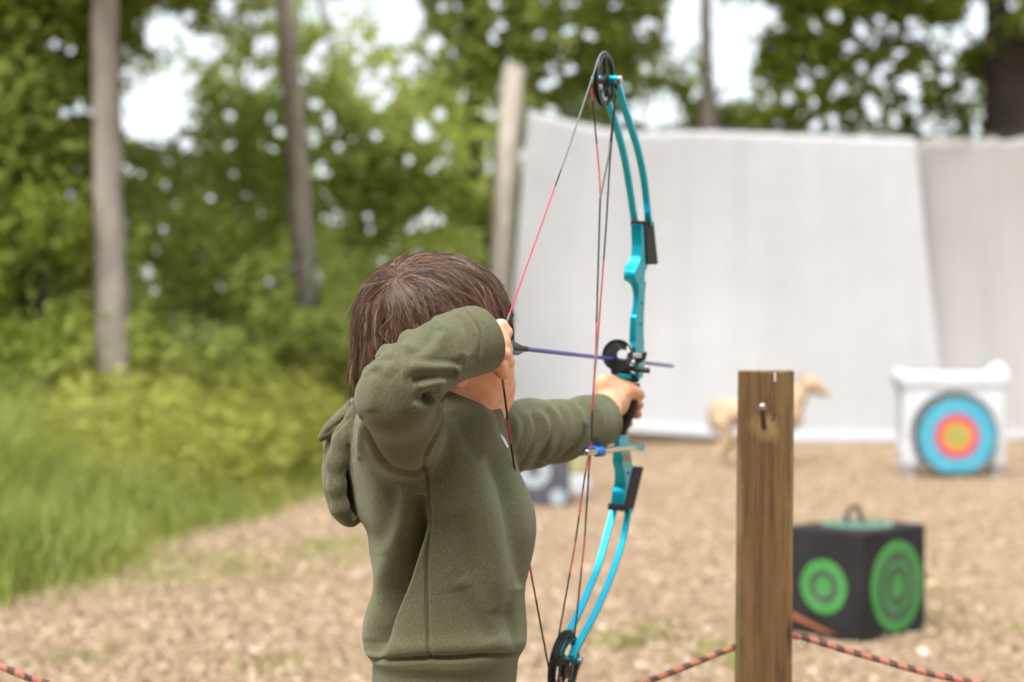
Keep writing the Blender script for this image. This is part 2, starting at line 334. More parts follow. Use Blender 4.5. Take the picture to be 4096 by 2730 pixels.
# understory shrubs, each with stems and foliage
def shrub(label, u, v, d, w, h, mt, tintc):
    c = PV(u, v, d); root = empty('shrub', (c.x, d, 0), label, 'shrub', 'shrubs under the trees')
    mb = MB(); cs, rs = [], []
    for k in range(11):
        q = Vector((c.x+random.uniform(-.5, .5)*w, d+random.uniform(-.4, .4)*w*.6, random.uniform(.35, 1)*h)); cs.append(tuple(q)); rs.append(random.uniform(.3, .5)*max(w, h)*.42)
        mb.tube([(c.x+random.uniform(-.1, .1), d, -.03), (c.x*.5+q.x*.5, d*.5+q.y*.5, q.z*.55), q], [.022, .014, .006], n=6)
    mb.build('stem', M['bark_dark'], root)
    foliage('foliage', carve(clumps(cs, rs, 2300, .9)), .055, M[mt], root, tintc)
shrub('dark green shrub at the left edge beyond the weeds', 90, 1200, 12.2, 2.0, 2.5, 'leaf_dark', .45)
shrub('green shrub filling the space right of the nearest left trunk', 780, 1100, 13.5, 2.4, 2.3, 'leaf', .5)
shrub('blue green shrub just left of the boy behind the weeds', 1150, 1150, 14.5, 2.2, 2.0, 'leaf', .72)
shrub('olive shrub behind the head of the boy', 1600, 1150, 15.5, 2.4, 2.3, 'leaf', .6)
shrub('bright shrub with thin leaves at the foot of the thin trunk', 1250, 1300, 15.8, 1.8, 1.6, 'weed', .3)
shrub('deep green shrub left of the grey wooden pole', 1860, 1150, 20.5, 1.8, 2.6, 'leaf_dark', .6)

# far wood: one mass closing the view
k = 330
cs = [(x, y, z) for x, y, z in zip(rng.uniform(-16, 20, k), rng.uniform(22, 34, k), rng.uniform(.3, 9.5, k))]
c = clumps(cs, rng.uniform(.9, 1.7, k), 230)
k = 110
cs2 = [(x, y, z) for x, y, z in zip(rng.uniform(-13, -1.0, k), rng.uniform(17, 24, k), rng.uniform(.2, 4.2, k))]
c = np.concatenate([c, clumps(cs2, rng.uniform(.6, 1.1, k), 420)])
foliage('woodland', carve(c), .10, M['leaf'], None, .42)
tag(bpy.data.objects['woodland'], 'far wood of mixed green trees closing the view behind the range', 'woodland', kind='stuff')

# unseen trees added behind the camera to block sky light from the shooting line
def back_tree(label, x, y, h, r):
    root = empty('added_shade_tree', (x, y, 0), label, 'tree'); mb = MB(); mb.tube([(x, y, -.1), (x, y, .4), (x+.1, y, h*.5), (x, y, h)], [.28, .2, .16, .06], n=12)
    for k in range(5): a = k*1.3; mb.tube([(x, y, h*.45), (x+math.cos(a)*r*.4, y+math.sin(a)*r*.3, h*.6), (x+math.cos(a)*r*.8, y+math.sin(a)*r*.5, h*.75)], [.08,.05,.02], n=6)
    mb.build('trunk', M['bark'], root)
    cs = [(x+random.uniform(-1, 1)*r, y+random.uniform(-.6, .6)*r, random.uniform(.32, 1)*h) for _ in range(44)]
    foliage('crown', clumps(cs, [random.uniform(.8, 1.3) for _ in cs], 330, .8), .19, M['leaf_dark'], root, .2)
back_tree('unseen leafy tree added for shade behind the camera on the left', -3.4, -4.5, 6.5, 2.6)
back_tree('unseen leafy tree added for shade behind the camera in the middle', .9, -5.2, 7.0, 2.8)
back_tree('unseen leafy tree added for shade behind the camera on the right', 5.0, -3.6, 6.5, 2.6)
# ------------------------------------------------------------------ implicit surfaces (bodies, cloth, foam animals)
def smin(a, b, k):
    h = np.clip(.5+.5*(b-a)/k, 0, 1); return b*(1-h)+a*h-k*h*(1-h)
def cone(p, a, b, ra, rb):
    a = np.asarray(a, np.float32); b = np.asarray(b, np.float32); ab = b-a; L2 = float(ab@ab)+1e-12
    t = np.clip(((p-a)@ab)/L2, 0, 1); q = p-a-t[:, None]*ab; return np.sqrt(np.einsum('ij,ij->i', q, q))-(ra+(rb-ra)*t)
def chain(p, pts, rs, k=None):
    f = None
    for i in range(len(pts)-1):
        g = cone(p, pts[i], pts[i+1], rs[i], rs[i+1]); f = g if f is None else (np.minimum(f, g) if not k else smin(f, g, k))
    return f
def ell(p, c, r, rot=None):
    q = p-np.asarray(c, np.float32)
    if rot is not None: q = q@np.asarray(rot, np.float32)
    r = np.asarray(r, np.float32); k0 = np.sqrt(((q/r)**2).sum(1)); k1 = np.sqrt(((q/r**2)**2).sum(1))+1e-9
    return k0*(k0-1)/k1
def sdf_mesh(f, lo, hi, h, name):
    lo = np.asarray(lo, float); hi = np.asarray(hi, float); nb = np.ceil((hi-lo)/(8*h)).astype(int)
    B = np.stack(np.meshgrid(*[np.arange(q) for q in nb], indexing='ij'), -1).reshape(-1, 3)
    cc = (lo+(B+.5)*8*h).astype(np.float32); B = B[np.abs(f(cc)) < 8*h*1.5]
    G = (nb*8+2).astype(np.int64); off = np.stack(np.meshgrid(*[np.arange(9)]*3, indexing='ij'), -1).reshape(-1, 3)
    cells, vpos, quadsL = [], [], []
    edges = [((0,0,0),(1,0,0)),((0,1,0),(1,1,0)),((0,0,1),(1,0,1)),((0,1,1),(1,1,1)),((0,0,0),(0,1,0)),((1,0,0),(1,1,0)),((0,0,1),(0,1,1)),((1,0,1),(1,1,1)),((0,0,0),(0,0,1)),((1,0,0),(1,0,1)),((0,1,0),(0,1,1)),((1,1,0),(1,1,1))]
    key = lambda ijk: (ijk[..., 0].astype(np.int64)*G[1]+ijk[..., 1])*G[2]+ijk[..., 2]
    for s in range(0, len(B), 400):
        b_ = B[s:s+400]; idx = b_[:, None]*8+off[None]; pts = (lo+idx.reshape(-1, 3)*h).astype(np.float32)
        v = f(pts).reshape(len(b_), 9, 9, 9)
        acc = np.zeros((len(b_), 8, 8, 8, 3)); cnt = np.zeros((len(b_), 8, 8, 8))
        sl = lambda o: v[:, o[0]:o[0]+8, o[1]:o[1]+8, o[2]:o[2]+8]
        for o1, o2 in edges:
            a, c = sl(o1), sl(o2); m_ = (a < 0) != (c < 0); t = np.where(m_, a/(a-c+1e-20), 0)
            for ax in range(3): acc[..., ax] += np.where(m_, o1[ax]+t*(o2[ax]-o1[ax]), 0)
            cnt += m_
        w = np.argwhere(cnt > 0)
        if len(w) == 0: continue
        gi = b_[w[:, 0]]*8+w[:, 1:]; cells.append(key(gi)); vpos.append(lo+(gi+acc[tuple(w.T)]/cnt[tuple(w.T)][:, None])*h)
        for ax in range(3):
            o2 = [0, 0, 0]; o2[ax] = 1; a, c = sl((0,0,0)), sl(tuple(o2)); e = np.argwhere((a < 0) != (c < 0))
            if len(e) == 0: continue
            gi = b_[e[:, 0]]*8+e[:, 1:]; pos = a[tuple(e.T)] < 0; u1, u2 = [q for q in range(3) if q != ax]
            d1 = np.zeros(3, int); d1[u1] = 1; d2 = np.zeros(3, int); d2[u2] = 1
            q = np.stack([key(gi-d1-d2), key(gi-d2), key(gi), key(gi-d1)], 1)
            flip = pos if ax != 1 else ~pos
            q[~flip] = q[~flip][:, ::-1]; quadsL.append(q)
    ck = np.concatenate(cells); vp = np.concatenate(vpos); o = np.argsort(ck); ck, vp = ck[o], vp[o]
    Q = np.concatenate(quadsL); ix = np.clip(np.searchsorted(ck, Q), 0, len(ck)-1); ok = (ck[ix] == Q).all(1)
    return np_mesh(name, vp, ix[ok])
def verts_of(me):
    a = np.empty(len(me.vertices)*3, np.float32); me.vertices.foreach_get('co', a); return a.reshape(-1, 3)
def normals_of(me):
    a = np.empty(len(me.vertices)*3, np.float32); me.vertex_normals.foreach_get('vector', a); return a.reshape(-1, 3)

# ------------------------------------------------------------------ tarp, pole
def tarpmat(name, a, c_):
    m, n, b = mat(name, rough=.75); f = noise(n, 1.1, 4, .6); g = noise(n, 1.0, 3, .5, sc3=(1.6, 1, .3))
    n.links.new(mix(n, .5, ramp(n, f, [(.3, a), (.7, c_)]), ramp(n, g, [(.3, c_), (.7, a)])), b.inputs['Base Color']); bump(n, b, noise(n, 4, 5, .6), .35, .03); return m
M['tarp'] = tarpmat('tarp', (.35,.354,.36), (.40,.404,.41)); M['tarp2'] = tarpmat('tarp_beige', (.285,.278,.265), (.325,.318,.305))
def sheet(name, label, top, bot, depth, mt, fold, scal=0):
    """a hanging sheet: top and bottom edges as (u, v) rows, depth(u) in metres"""
    nu, nv = 150, 44; us = np.linspace(0, 1, nu); T = np.array(top, float); Bq = np.array(bot, float)
    out = np.zeros((nu, nv, 3))
    for i, s in enumerate(us):
        ut = T[0,0]+(T[-1,0]-T[0,0])*s; vt = np.interp(ut, T[:,0], T[:,1]); ub = Bq[0,0]+(Bq[-1,0]-Bq[0,0])*s; vb = np.interp(ub, Bq[:,0], Bq[:,1])
        vt += scal*abs(math.sin(ut/62*math.pi/2))*14-scal*6
        dd = depth(ut); pt = P(ut, vt, dd); pb = P(ub, vb, depth(ub))
        pb[2] = max(pb[2], .02)
        for j in range(nv):
            t = j/(nv-1); q = pt+(pb-pt)*t
            f = fold*(math.sin(s*47+math.sin(t*3+s*9)*.8)*.5+math.sin(s*91+t*2)*.25+math.sin(s*17-t*4)*.6)
            out[i, j] = q+np.array([0, f*(1-.3*t)+.15*math.sin(t*math.pi)*(.6+.4*math.sin(s*5)), 0])
            if j == nv-1: out[i, j, 1] -= .12
    I = np.arange(nu*nv).reshape(nu, nv); F_ = np.stack([I[:-1,:-1], I[1:,:-1], I[1:,1:], I[:-1,1:]], -1).reshape(-1, 4)
    o = link(name, np_mesh(name, out.reshape(-1, 3), F_), mt); s_ = o.modifiers.new('thick', 'SOLIDIFY'); s_.thickness = .012
    return tag(o, label, 'tarp')
sheet('tarp', 'large pale grey tarp hanging from the grey wooden pole behind the targets',
      [(2112,440),(2250,475),(2420,515),(2560,528),(2800,522),(3000,530),(3300,542),(3660,552)],
      [(2012,1640),(2150,1672),(2300,1690),(2500,1725),(2700,1738),(2900,1752),(3050,1764),(3200,1768),(3450,1783),(3800,1785)], lambda u: 16.9+(u-2600)*.0002, M['tarp'], .013, .3)
sheet('tarp', 'darker beige tarp at the right edge overlapping the pale grey one',
      [(3480,552),(3700,560),(3900,556),(4100,552),(4700,560)], [(3600,1790),(4000,1775),(4100,1760),(4700,1780)], lambda u: 17.4-(u-3600)*.0006, M['tarp2'], .03, 1.0)
# rope holding the tarp and the pole
mb = MB(); rw = [(2090,430),(2420,508),(2800,516),(3300,534),(3700,542),(4100,540),(4800,548)]
mb.tube([PV(u, v-3, 16.9+(u-2600)*.0002) for u, v in rw], .012, n=6); m, n, b = mat('dark_cord', (.06,.05,.04), .8); M['cord'] = m
tag(mb.build('tarp_rope', m), 'thin dark rope running along the top edge of the tarps', 'rope')
M['pole'] = barkmat('pole_wood', (.30,.25,.21), (.56,.50,.44))
rows = [(1975,1790,17.2,104),(1985,1400,17.2,100),(2000,1100,17.2,96),(2025,700,17.2,93),(2057,275,17.2,90)]
mb = MB(); pts = []; rad = []
for i in range(len(rows)-1):
    for q in range(8):
        t = q/8; a = PV(*rows[i][:3]); b_ = PV(*rows[i+1][:3]); pts.append(a.lerp(b_, t)); rad.append((rows[i][3]*(1-t)+rows[i+1][3]*t)*17.2/F_PX/2*random.uniform(.97, 1.03))
pts.append(PV(2057,268,17.2)); rad.append(90*17.2/F_PX/2); pts[0].z = -.1; mb.tube(pts, rad, n=18)
tag(mb.build('wooden_pole', M['pole']), 'thick leaning grey wooden pole holding the left edge of the tarp', 'pole')

# ------------------------------------------------------------------ round target on a white foam stand
m, n, b = mat('white_foam', rough=.7); f = noise(n, 6, 4); n.links.new(ramp(n, f, [(.3, (.42,.44,.46)), (.7, (.52,.535,.55))]), b.inputs['Base Color']); M['foam'] = m
def ring_mat(name, stops, rough=.7, spec=.3, grime=.07):
    m, n, b = mat(name, rough=rough); tc = N(n, 'ShaderNodeTexCoord'); vl = N(n, 'ShaderNodeVectorMath', operation='LENGTH')
    mp = N(n, 'ShaderNodeMapping'); mp.inputs['Scale'].default_value = (1, 0, 1); n.links.new(tc.outputs['Object'], mp.inputs[0]); n.links.new(mp.outputs[0], vl.inputs[0])
    c = ramp(n, vl.outputs['Value'], stops, 'CONSTANT'); n.links.new(mix(n, grime, c, ramp(n, noise(n, 14, 4), [(.3, (.1,.1,.1)), (.7, (.7,.7,.7))])), b.inputs['Base Color']); return m
TD = 11.95; tc0 = PV(3820, 1745, TD); g = TD/F_PX
root = empty('round_target', (tc0.x, TD+.12, 0), 'white foam stand holding a round target with blue, red and yellow rings', 'archery target')
def fr(p):
    x = p[:, 0]-tc0.x; y = p[:, 1]-(TD+.13); z = p[:, 2]
    def bx(cx, cz, hx, hz, hy, r):
        q = np.stack([np.abs(x-cx)-hx+r, np.abs(y)-hy+r, np.abs(z-cz)-hz+r], 1); return np.sqrt((np.maximum(q, 0)**2).sum(1))+np.minimum(q.max(1), 0)-r
    px = lambda k: k*g
    zb = lambda v: CAM_H-(v-HZ)*g
    slab = bx(0, (zb(1540)+zb(1870))/2, px(205), (zb(1540)-zb(1870))/2, .11, .03)
    topb = bx(0, zb(1520), px(222), px(30), .13, .035)
    e1 = cone(p, (tc0.x-px(205), TD+.13, zb(1505)), (tc0.x-px(190), TD+.13, zb(1520)), px(30), px(34)); e2 = cone(p, (tc0.x+px(190), TD+.13, zb(1490)), (tc0.x+px(180), TD+.13, zb(1520)), px(40), px(38))
    l1 = cone(p, (tc0.x-px(178), TD+.12, zb(1800)), (tc0.x-px(170), TD+.12, zb(1890)), px(38), px(30)); l2 = cone(p, (tc0.x+px(180), TD+.12, zb(1800)), (tc0.x+px(178), TD+.12, zb(1890)), px(38), px(30))
    f = smin(slab, topb, .04); f = smin(f, np.minimum(e1, e2), .05); f = smin(f, np.minimum(l1, l2), .05)
    cut = np.sqrt(x**2+(z-tc0.z)**2)-px(176); f = np.maximum(f, -np.maximum(cut, (y-(-.07))))   # round recess on the front
    foot = np.maximum(np.abs(x)-px(130), z-zb(1890)); f = np.maximum(f, -foot)
    return np.maximum(f, .004-z)
link('stand', sdf_mesh(fr, (tc0.x-.6, TD-.15, -.05), (tc0.x+.6, TD+.4, 1.15), .011, 'stand'), M['foam'], root)
def flat_disc(name, c, nrm, r, th, mt, parent, flat=None, edge=None, rz=1.0):
    """disc with its local origin at its own centre so the ring material can read it"""
    me = bpy.data.meshes.new(name); n_ = 72; vs = []
    for y in (-th/2, th/2):
        for k in range(n_):
            a = 2*math.pi*k/n_; z = r*rz*math.sin(a)
            if flat is not None: z = max(z, flat)
            vs.append((r*math.cos(a), y, z))
    fs = [tuple(range(n_)), tuple(reversed(range(n_, 2*n_)))]+[(k, n_+k, n_+(k+1) % n_, (k+1) % n_) for k in range(n_)]
    me.from_pydata(vs, [], fs); me.polygons[0].material_index = 0
    bm = bmesh.new(); bm.from_mesh(me); bmesh.ops.recalc_face_normals(bm, faces=bm.faces); bm.to_mesh(me); bm.free()
    o = bpy.data.objects.new(name, me); me.materials.append(mt); col.objects.link(o); o.parent = parent
    w = Vector(c)
    if parent is not None: w = w-parent.location
    o.location = w; o.rotation_euler = (0, 0, math.atan2(nrm[1], nrm[0])+math.pi/2); return o
gr = 160*g
tm = ring_mat('target_rings', [(0,(.27,.25,.02)),(.27*gr,(.50,.19,.02)),(.37*gr,(.48,.035,.03)),(.52*gr,(.22,.05,.25)),(.57*gr,(.02,.28,.38)),(.93*gr,(.02,.022,.025)),(2,(.03,.035,.04))], grime=.08)
flat_disc('target_face', (tc0.x, TD-.005, tc0.z), (0, -1), gr*1.01, .10, tm, root, flat=-.89*gr)

# ------------------------------------------------------------------ dark foam targets
m, n, b = mat('black_foam', rough=.75); f = noise(n, 7, 5); n.links.new(ramp(n, f, [(.3, (.015,.014,.014)), (.75, (.030,.028,.029))]), b.inputs['Base Color']); bump(n, b, noise(n, 60, 3), .3, .004); b.inputs['Specular IOR Level'].default_value = .2; M['blackfoam'] = m
bd = 4.93; fc = Vector((P(3450, 2134, bd)[0], bd, 0))
ang = R(43); ra = Vector((math.cos(ang), math.sin(ang), 0)); la = Vector((-math.cos(R(47)), math.sin(R(47)), 0)); hgt = P(3450,2134,bd)[2]
SL, SR = .316, .415
root = empty('box_target', tuple(fc+ra*SR/2+la*SL/2), 'black foam block target with bright green rings and a carry loop on top', 'archery target')
mb = MB(); rings = []
for z, k in ((.0, .0), (hgt, 0)):
    o = fc+Vector((0, 0, 0)); rings.append([tuple(o+Vector((0,0,z))), tuple(o+ra*SR+Vector((0,0,z))), tuple(o+ra*SR+la*SL+Vector((0,0,z))), tuple(o+la*SL+Vector((0,0,z)))])
mb.loft(rings); mb.build('foam_block', M['blackfoam'], root, bevel=.012, seg=3)
G1, G2 = (.022,.22,.022), (.014,.10,.014); K = (.018,.03,.018)
g1 = ring_mat('green_rings_small', [(0,G1),(.032,K),(.058,G1),(.20,K)])
g2 = ring_mat('green_rings_large', [(0,G1),(.042,K),(.060,G2),(.076,G1),(.092,K),(.106,G2),(.118,K),(.124,G1),(.25,K)])
nl = Vector((-la.y, la.x, 0)); nl = nl if nl.y < 0 else -nl; nr = Vector((ra.y, -ra.x, 0)); nr = nr if nr.y < 0 else -nr
flat_disc('small_bullseye', tuple(fc+la*(SL*.5)+nl*.0022+Vector((0, 0, P(3299,2350,bd+.1)[2]))), tuple(nl), .096, .005, g1, root)
flat_disc('large_bullseye', tuple(fc+ra*(SR*.52)+nr*.0022+Vector((0, 0, P(3594,2340,bd+.18)[2]))), tuple(nr), .162, .005, g2, root)
m, n, b = mat('pale_green', (.12,.22,.15), .8); M['palegreen'] = m  # sky reflection on the top put into a paler, greyer green
mb = MB(); cc = fc+ra*SR*.5+la*SL*.5+Vector((0,0,hgt+.003))
for r0, r1 in ((.0, .035), (.055, .075), (.095, .13)): mb.disc_ring(cc, ra, la, (0,0,1), r0, r1, .006)
mb.build('top_bullseye', m, root)
m, n, b = mat('strap', (.05,.045,.04), .8); mb = MB(); c3 = cc+Vector((-.005,0,0))
hp = [c3+Vector((-.03,0,-.01)), c3+Vector((-.035,0,.03)), c3+Vector((-.022,0,.058)), c3+Vector((.0,0,.064)), c3+Vector((.016,.01,.045)), c3+Vector((.03,.0,-.01))]
mb.tube(hp, .009, n=8); mb.build('carry_strap', m, root)
m, n, b = mat('orange_stripe', (.33,.11,.04), .8); mb = MB(); o1 = fc+nl*.002
def onleft(u, v):   # point on the left face seen at that pixel
    k = (u-2048)/F_PX; t = (fc.x-k*fc.y)/(k*la.y-la.x); q = fc+la*t; q.z = P(u, v, q.y)[2]; return q+nl*.0025
mb.add([onleft(3150,2438), onleft(3310,2522), onleft(3345,2540), onleft(3300,2530), onleft(3150,2462)], [(0,1,2,3,4)]); mb.build('stripe', m, root, smooth=False)

# dark block target behind the boy
dd = 9.6; cx = P(2125, 1880, dd)[0]; root = empty('block_target', (cx, dd+.2, 0), 'dark grey block target with pale grey circles beneath the outstretched arm', 'archery target')
mb = MB(); wv = 310*dd/F_PX; hh_ = (2032-1735)*dd/F_PX; mb.box((cx, dd+.2, hh_/2+.004), (wv, .4, hh_)); 
m, n, b = mat('dark_grey_foam', rough=.8); n.links.new(ramp(n, noise(n, 8, 4), [(.3, (.045,.045,.055)), (.7, (.075,.075,.088))]), b.inputs['Base Color']); mb.build('foam_block', m, root, bevel=.03, seg=3)
m2, n, b = mat('pale_grey_print', (.30,.34,.36), .8); 
for (u, v, r0, r1) in ((2135,1885,.04,.115),(2232,1990,0,.055),(2035,1990,0,.055),(2232,1782,0,.055),(2035,1782,0,.055)):
    q = PV(u, v, dd); mb = MB(); mb.disc_ring((q.x, dd-.002, q.z), (1,0,0), (0,0,1), (0,-1,0), r0, r1, .006); mb.build('circle', m2, root)
# pale block behind it
dd = 10.4; q = PV(2308, 1900, dd); root = empty('foam_target', (q.x-.12, dd+.15, 0), 'pale yellow foam target with white base half hidden behind the dark grey block', 'archery target')
mb = MB(); w_ = .36; mb.box((q.x-w_/2+.075, dd+.15, .30), (w_, .3, .29)); m, n, b = mat('pale_yellow', (.34,.31,.16), .8); mb.build('foam_block', m, root, bevel=.02)
mb = MB(); mb.box((q.x-w_/2+.08, dd+.15, .08), (w_+.03, .32, .15)); mb.build('base', M['foam'], root, bevel=.02)

# pale foam animal target behind the post
dd = 13.2; q = lambda u, v, k=0: P(u, v, dd+k)
def deer(p):
    body = chain(p, [q(2880,1655), q(2960,1650), q(3060,1660), q(3150,1670)], [.115, .125, .12, .135], .04)
    f = smin(body, cone(p, q(2860,1690), q(2890,1640), .06, .10), .05)
    f = smin(f, chain(p, [q(3150,1650), q(3190,1590), q(3215,1545)], [.12, .085, .065], .03), .05)
    f = smin(f, chain(p, [q(3215,1535), q(3245,1540), q(3290,1565), q(3305,1572)], [.07, .072, .042, .033], .03), .03)
    for k in (-.045, .045): f = smin(f, cone(p, q(3208,1515,k), q(3195,1485,k*1.6), .022, .010), .012)
    for k in (-.06, .07):
        o = k*120
        f = smin(f, chain(p, [q(2885,1690,k), q(2915+o,1760,k), q(2882+o,1810,k), q(2890+o,1868,k)], [.085, .05, .026, .026], .02), .03)
        f = smin(f, chain(p, [q(3140,1700,k), q(3130-o,1770,k), q(3128-o,1820,k), q(3130-o,1868,k)], [.07, .042, .026, .027], .02), .03)
    f = smin(f, chain(p, [q(2858,1650), q(2845,1690), q(2850,1740)], [.03, .022, .012]), .02)
    return f
c = q(3000,1650)
m, n, b = mat('tan_foam', rough=.85); n.links.new(ramp(n, noise(n, 5, 4), [(.3, (.36,.245,.14)), (.7, (.46,.345,.225))]), b.inputs['Base Color'])
o = link('animal_target', sdf_mesh(deer, (c[0]-.7, dd-.35, -.02), (c[0]+.9, dd+.35, 1.05), .012, 'animal_target'), m)
tag(o, 'pale tan foam animal standing behind the near wooden post', 'archery target')

# ------------------------------------------------------------------ near post with peg, and the rope
m, n, b = mat('post_wood', rough=.85)
f = noise(n, 120, 7, .75, sc3=(1, 1, .035)); g_ = noise(n, 16, 5, .65, sc3=(1, 1, .22)); kn = noise(n, 45, 4, .6, sc3=(1, 1, .22))
c = ramp(n, f, [(.28, (.040,.018,.006)), (.46, (.12,.060,.020)), (.60, (.19,.105,.038)), (.8, (.32,.22,.10))])
c = mix(n, .55, c, ramp(n, g_, [(.3, (.09,.038,.010)), (.5, (.15,.085,.03)), (.72, (.25,.19,.075))]))
c = mix(n, ramp(n, kn, [(.66, (0,0,0)), (.74, (.8,.8,.8))]), c, (.045,.02,.008))
tc = N(n, 'ShaderNodeTexCoord')
def blot(cx, cz, rx, rz, soft):      # worn or dark patch with its own place on the timber
    mp = N(n, 'ShaderNodeMapping', vector_type='POINT'); mp.inputs['Location'].default_value = (-cx/rx, 0, -cz/rz); mp.inputs['Scale'].default_value = (1/rx, 0, 1/rz)
    n.links.new(tc.outputs['Object'], mp.inputs[0]); v = N(n, 'ShaderNodeVectorMath', operation='LENGTH'); n.links.new(mp.outputs[0], v.inputs[0])
    ad = N(n, 'ShaderNodeMath', operation='ADD'); nn = noise(n, 45, 4, .6, sc3=(1,1,.4)); mu = N(n, 'ShaderNodeMath', operation='MULTIPLY'); mu.inputs[1].default_value = .9; n.links.new(nn, mu.inputs[0])
    n.links.new(v.outputs['Value'], ad.inputs[0]); n.links.new(mu.outputs[0], ad.inputs[1])
    return ramp(n, ad.outputs[0], [(1.0-soft, (1,1,1)), (1.0, (0,0,0))])
ck_ = noise(n, 70, 5, .7, sc3=(1, 1, .018)); c = mix(n, ramp(n, ck_, [(.47, (0,0,0)), (.495, (.75,.75,.75)), (.515, (0,0,0))]), c, (.028,.013,.005))
pd = 2.2; pxm = pd/F_PX; p0 = P(3062, 1483, pd)
def lz(v): return P(3062, v, pd)[2]
c = mix(n, mix(n, .55, (0,0,0), blot((3060-3062)*pxm, lz(1718), 125*pxm, 115*pxm, .4)), c, (.42,.31,.13))
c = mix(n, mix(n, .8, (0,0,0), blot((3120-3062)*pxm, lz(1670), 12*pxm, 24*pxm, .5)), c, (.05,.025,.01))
c = mix(n, mix(n, .9, (0,0,0), blot((3158-3062)*pxm, lz(2540), 30*pxm, 160*pxm, .4)), c, (.03,.012,.005))
c = mix(n, mix(n, .6, (0,0,0), blot((3150-3062)*pxm, lz(2330), 38*pxm, 330*pxm, .6)), c, (.20,.07,.018))
c = mix(n, mix(n, .25, (0,0,0), blot((2962-3062)*pxm, lz(2000), 26*pxm, 520*pxm, .5)), c, (.36,.29,.14))
for ex_ in (-108, 108): c = mix(n, mix(n, .4, (0,0,0), blot(ex_*pxm, lz(2100), 22*pxm, 1500*pxm, .5)), c, (.30,.235,.12))
c = mix(n, mix(n, .5, (0,0,0), blot(0, lz(1483), 260*pxm, 30*pxm, .5)), c, (.33,.27,.15))
n.links.new(c, b.inputs['Base Color']); bump(n, b, ck_, .6, .003, bump(n, b, f, .9, .003)); M['post'] = m
root = empty('wooden_post', (p0[0], pd+.045, 0), 'square weathered brown timber post standing in the right foreground', 'post')
mb = MB(); rows = [(3000, 2936, 3166), (2730, 2938, 3168), (2300, 2944, 3171), (1900, 2947, 3174), (1600, 2950, 3176), (1483, 2951, 3177)]
rings = []
for i, (v, a, b_) in enumerate(rows):
    z = max(P(a, v, pd)[2], 0) if i else -.1
    xa, xb = P(a, v, pd)[0], P(b_, v, pd)[0]; rings.append([(xa, pd, z), (xb, pd, z), (xb+.0145, pd+.0855, z), (xa+.0172, pd+.0855, z)])
mb.loft(rings); o = mb.build('timber', m, root, bevel=.0022, seg=3)
o.data.transform(Matrix.Translation((0, 0, 0)))
m, n, b = mat('steel', (.45,.44,.46), .38, .85); M['steel'] = m; m2, n, b = mat('brown_steel', (.16,.10,.075), .55, .5)  # peg: bright steel tip, darker and browner shank
mb = MB(); a = PV(3056, 1716, pd+.004); e = PV(3049, 1622, pd-.030); ax = (e-a).normalized()
mb.tube([a-ax*.01, a, e-ax*.006], [.0041]*3, n=14, mi=1); mb.tube([e-ax*.006, e-ax*.001, e, e+ax*.0012], [.0052, .0052, .0048, .0035], n=16, mi=0); mb.build('peg', [m, m2], root)
mb = MB(); q1 = PV(3085, 1668, pd-.0003); mb.disc_ring(q1, (1,0,0), (0,0,1), (0,-1,0), .0042, .0060, .0012, n=20, a0=-1.5, a1=1.1); m3, n, b = mat('dark_crack', (.03,.015,.007), .9); mb.build('dent', m3, root)
mb = MB(); mb.box(PV(3100, 1510, pd-.0004), (.003, .0012, .014)); m4, n, b = mat('pale_chip', (.62,.58,.56), .8); mb.build('pale_splinter', m4, root, bevel=.0005)

# rope: salmon sheath with black flecks, running through the post
def catmull(pts, k=12):
    pts = [Vector(p) for p in pts]; o = []
    for i in range(len(pts)-1):
        p0_, p1_, p2_, p3_ = pts[max(i-1,0)], pts[i], pts[i+1], pts[min(i+2,len(pts)-1)]
        for q in range(k):
            t = q/k; o.append(.5*((2*p1_)+(-p0_+p2_)*t+(2*p0_-5*p1_+4*p2_-p3_)*t*t+(-p0_+3*p1_-3*p2_+p3_)*t*t*t))
    o.append(pts[-1]); return o
m, n, b = mat('salmon_rope', rough=.8); tl = attr(n, 'along'); tr = attr(n, 'around')
ad = N(n, 'ShaderNodeMath', operation='ADD'); n.links.new(tl, ad.inputs[0]); n.links.new(tr, ad.inputs[1]); fr_ = N(n, 'ShaderNodeMath', operation='FRACT'); n.links.new(ad.outputs[0], fr_.inputs[0])
ng = ramp(n, fr_.outputs[0], [(0, (.012,.012,.018)), (.47, (.46,.15,.10))], 'CONSTANT'); n.links.new(mix(n, .25, ng, ramp(n, noise(n, 400, 3), [(.35, (.25,.09,.05)), (.65, (.65,.34,.25))])), b.inputs['Base Color'])
rp = [PV(-1400,2120,2.25), PV(-700,2380,2.2), PV(0,2666,2.15), PV(180,2732,2.15), PV(700,2870,2.15), PV(1500,2960,2.15), PV(2100,2890,2.2), PV(2600,2722,2.22), PV(2935,2591,2.24), PV(3060,2562,2.24), PV(3176,2543,2.24), PV(3420,2612,2.23), PV(3700,2690,2.2), PV(3900,2732,2.18), PV(4500,2850,2.1), PV(5400,2700,2.1)]
pts = catmull(rp, 40); mb = MB(); nn_ = 10
acc = 0; al = []; rad = []
for i, p in enumerate(pts):
    if i: acc += (p-pts[i-1]).length
    al.append(acc/.028); rad.append(.0053*(1+.06*math.sin(acc*900)))
mb.tube(pts, rad, n=nn_, caps=False); o = mb.build('rope', m)
set_attr(o.data, 'along', np.repeat(al, nn_)); set_attr(o.data, 'around', np.tile(np.abs(np.linspace(-.5, .5, nn_)), len(pts))*.5)
bump(n, b, noise(n, 700, 2), .6, .002)
tag(o, 'salmon and black rope strung through the near post and sagging away on both sides', 'rope')
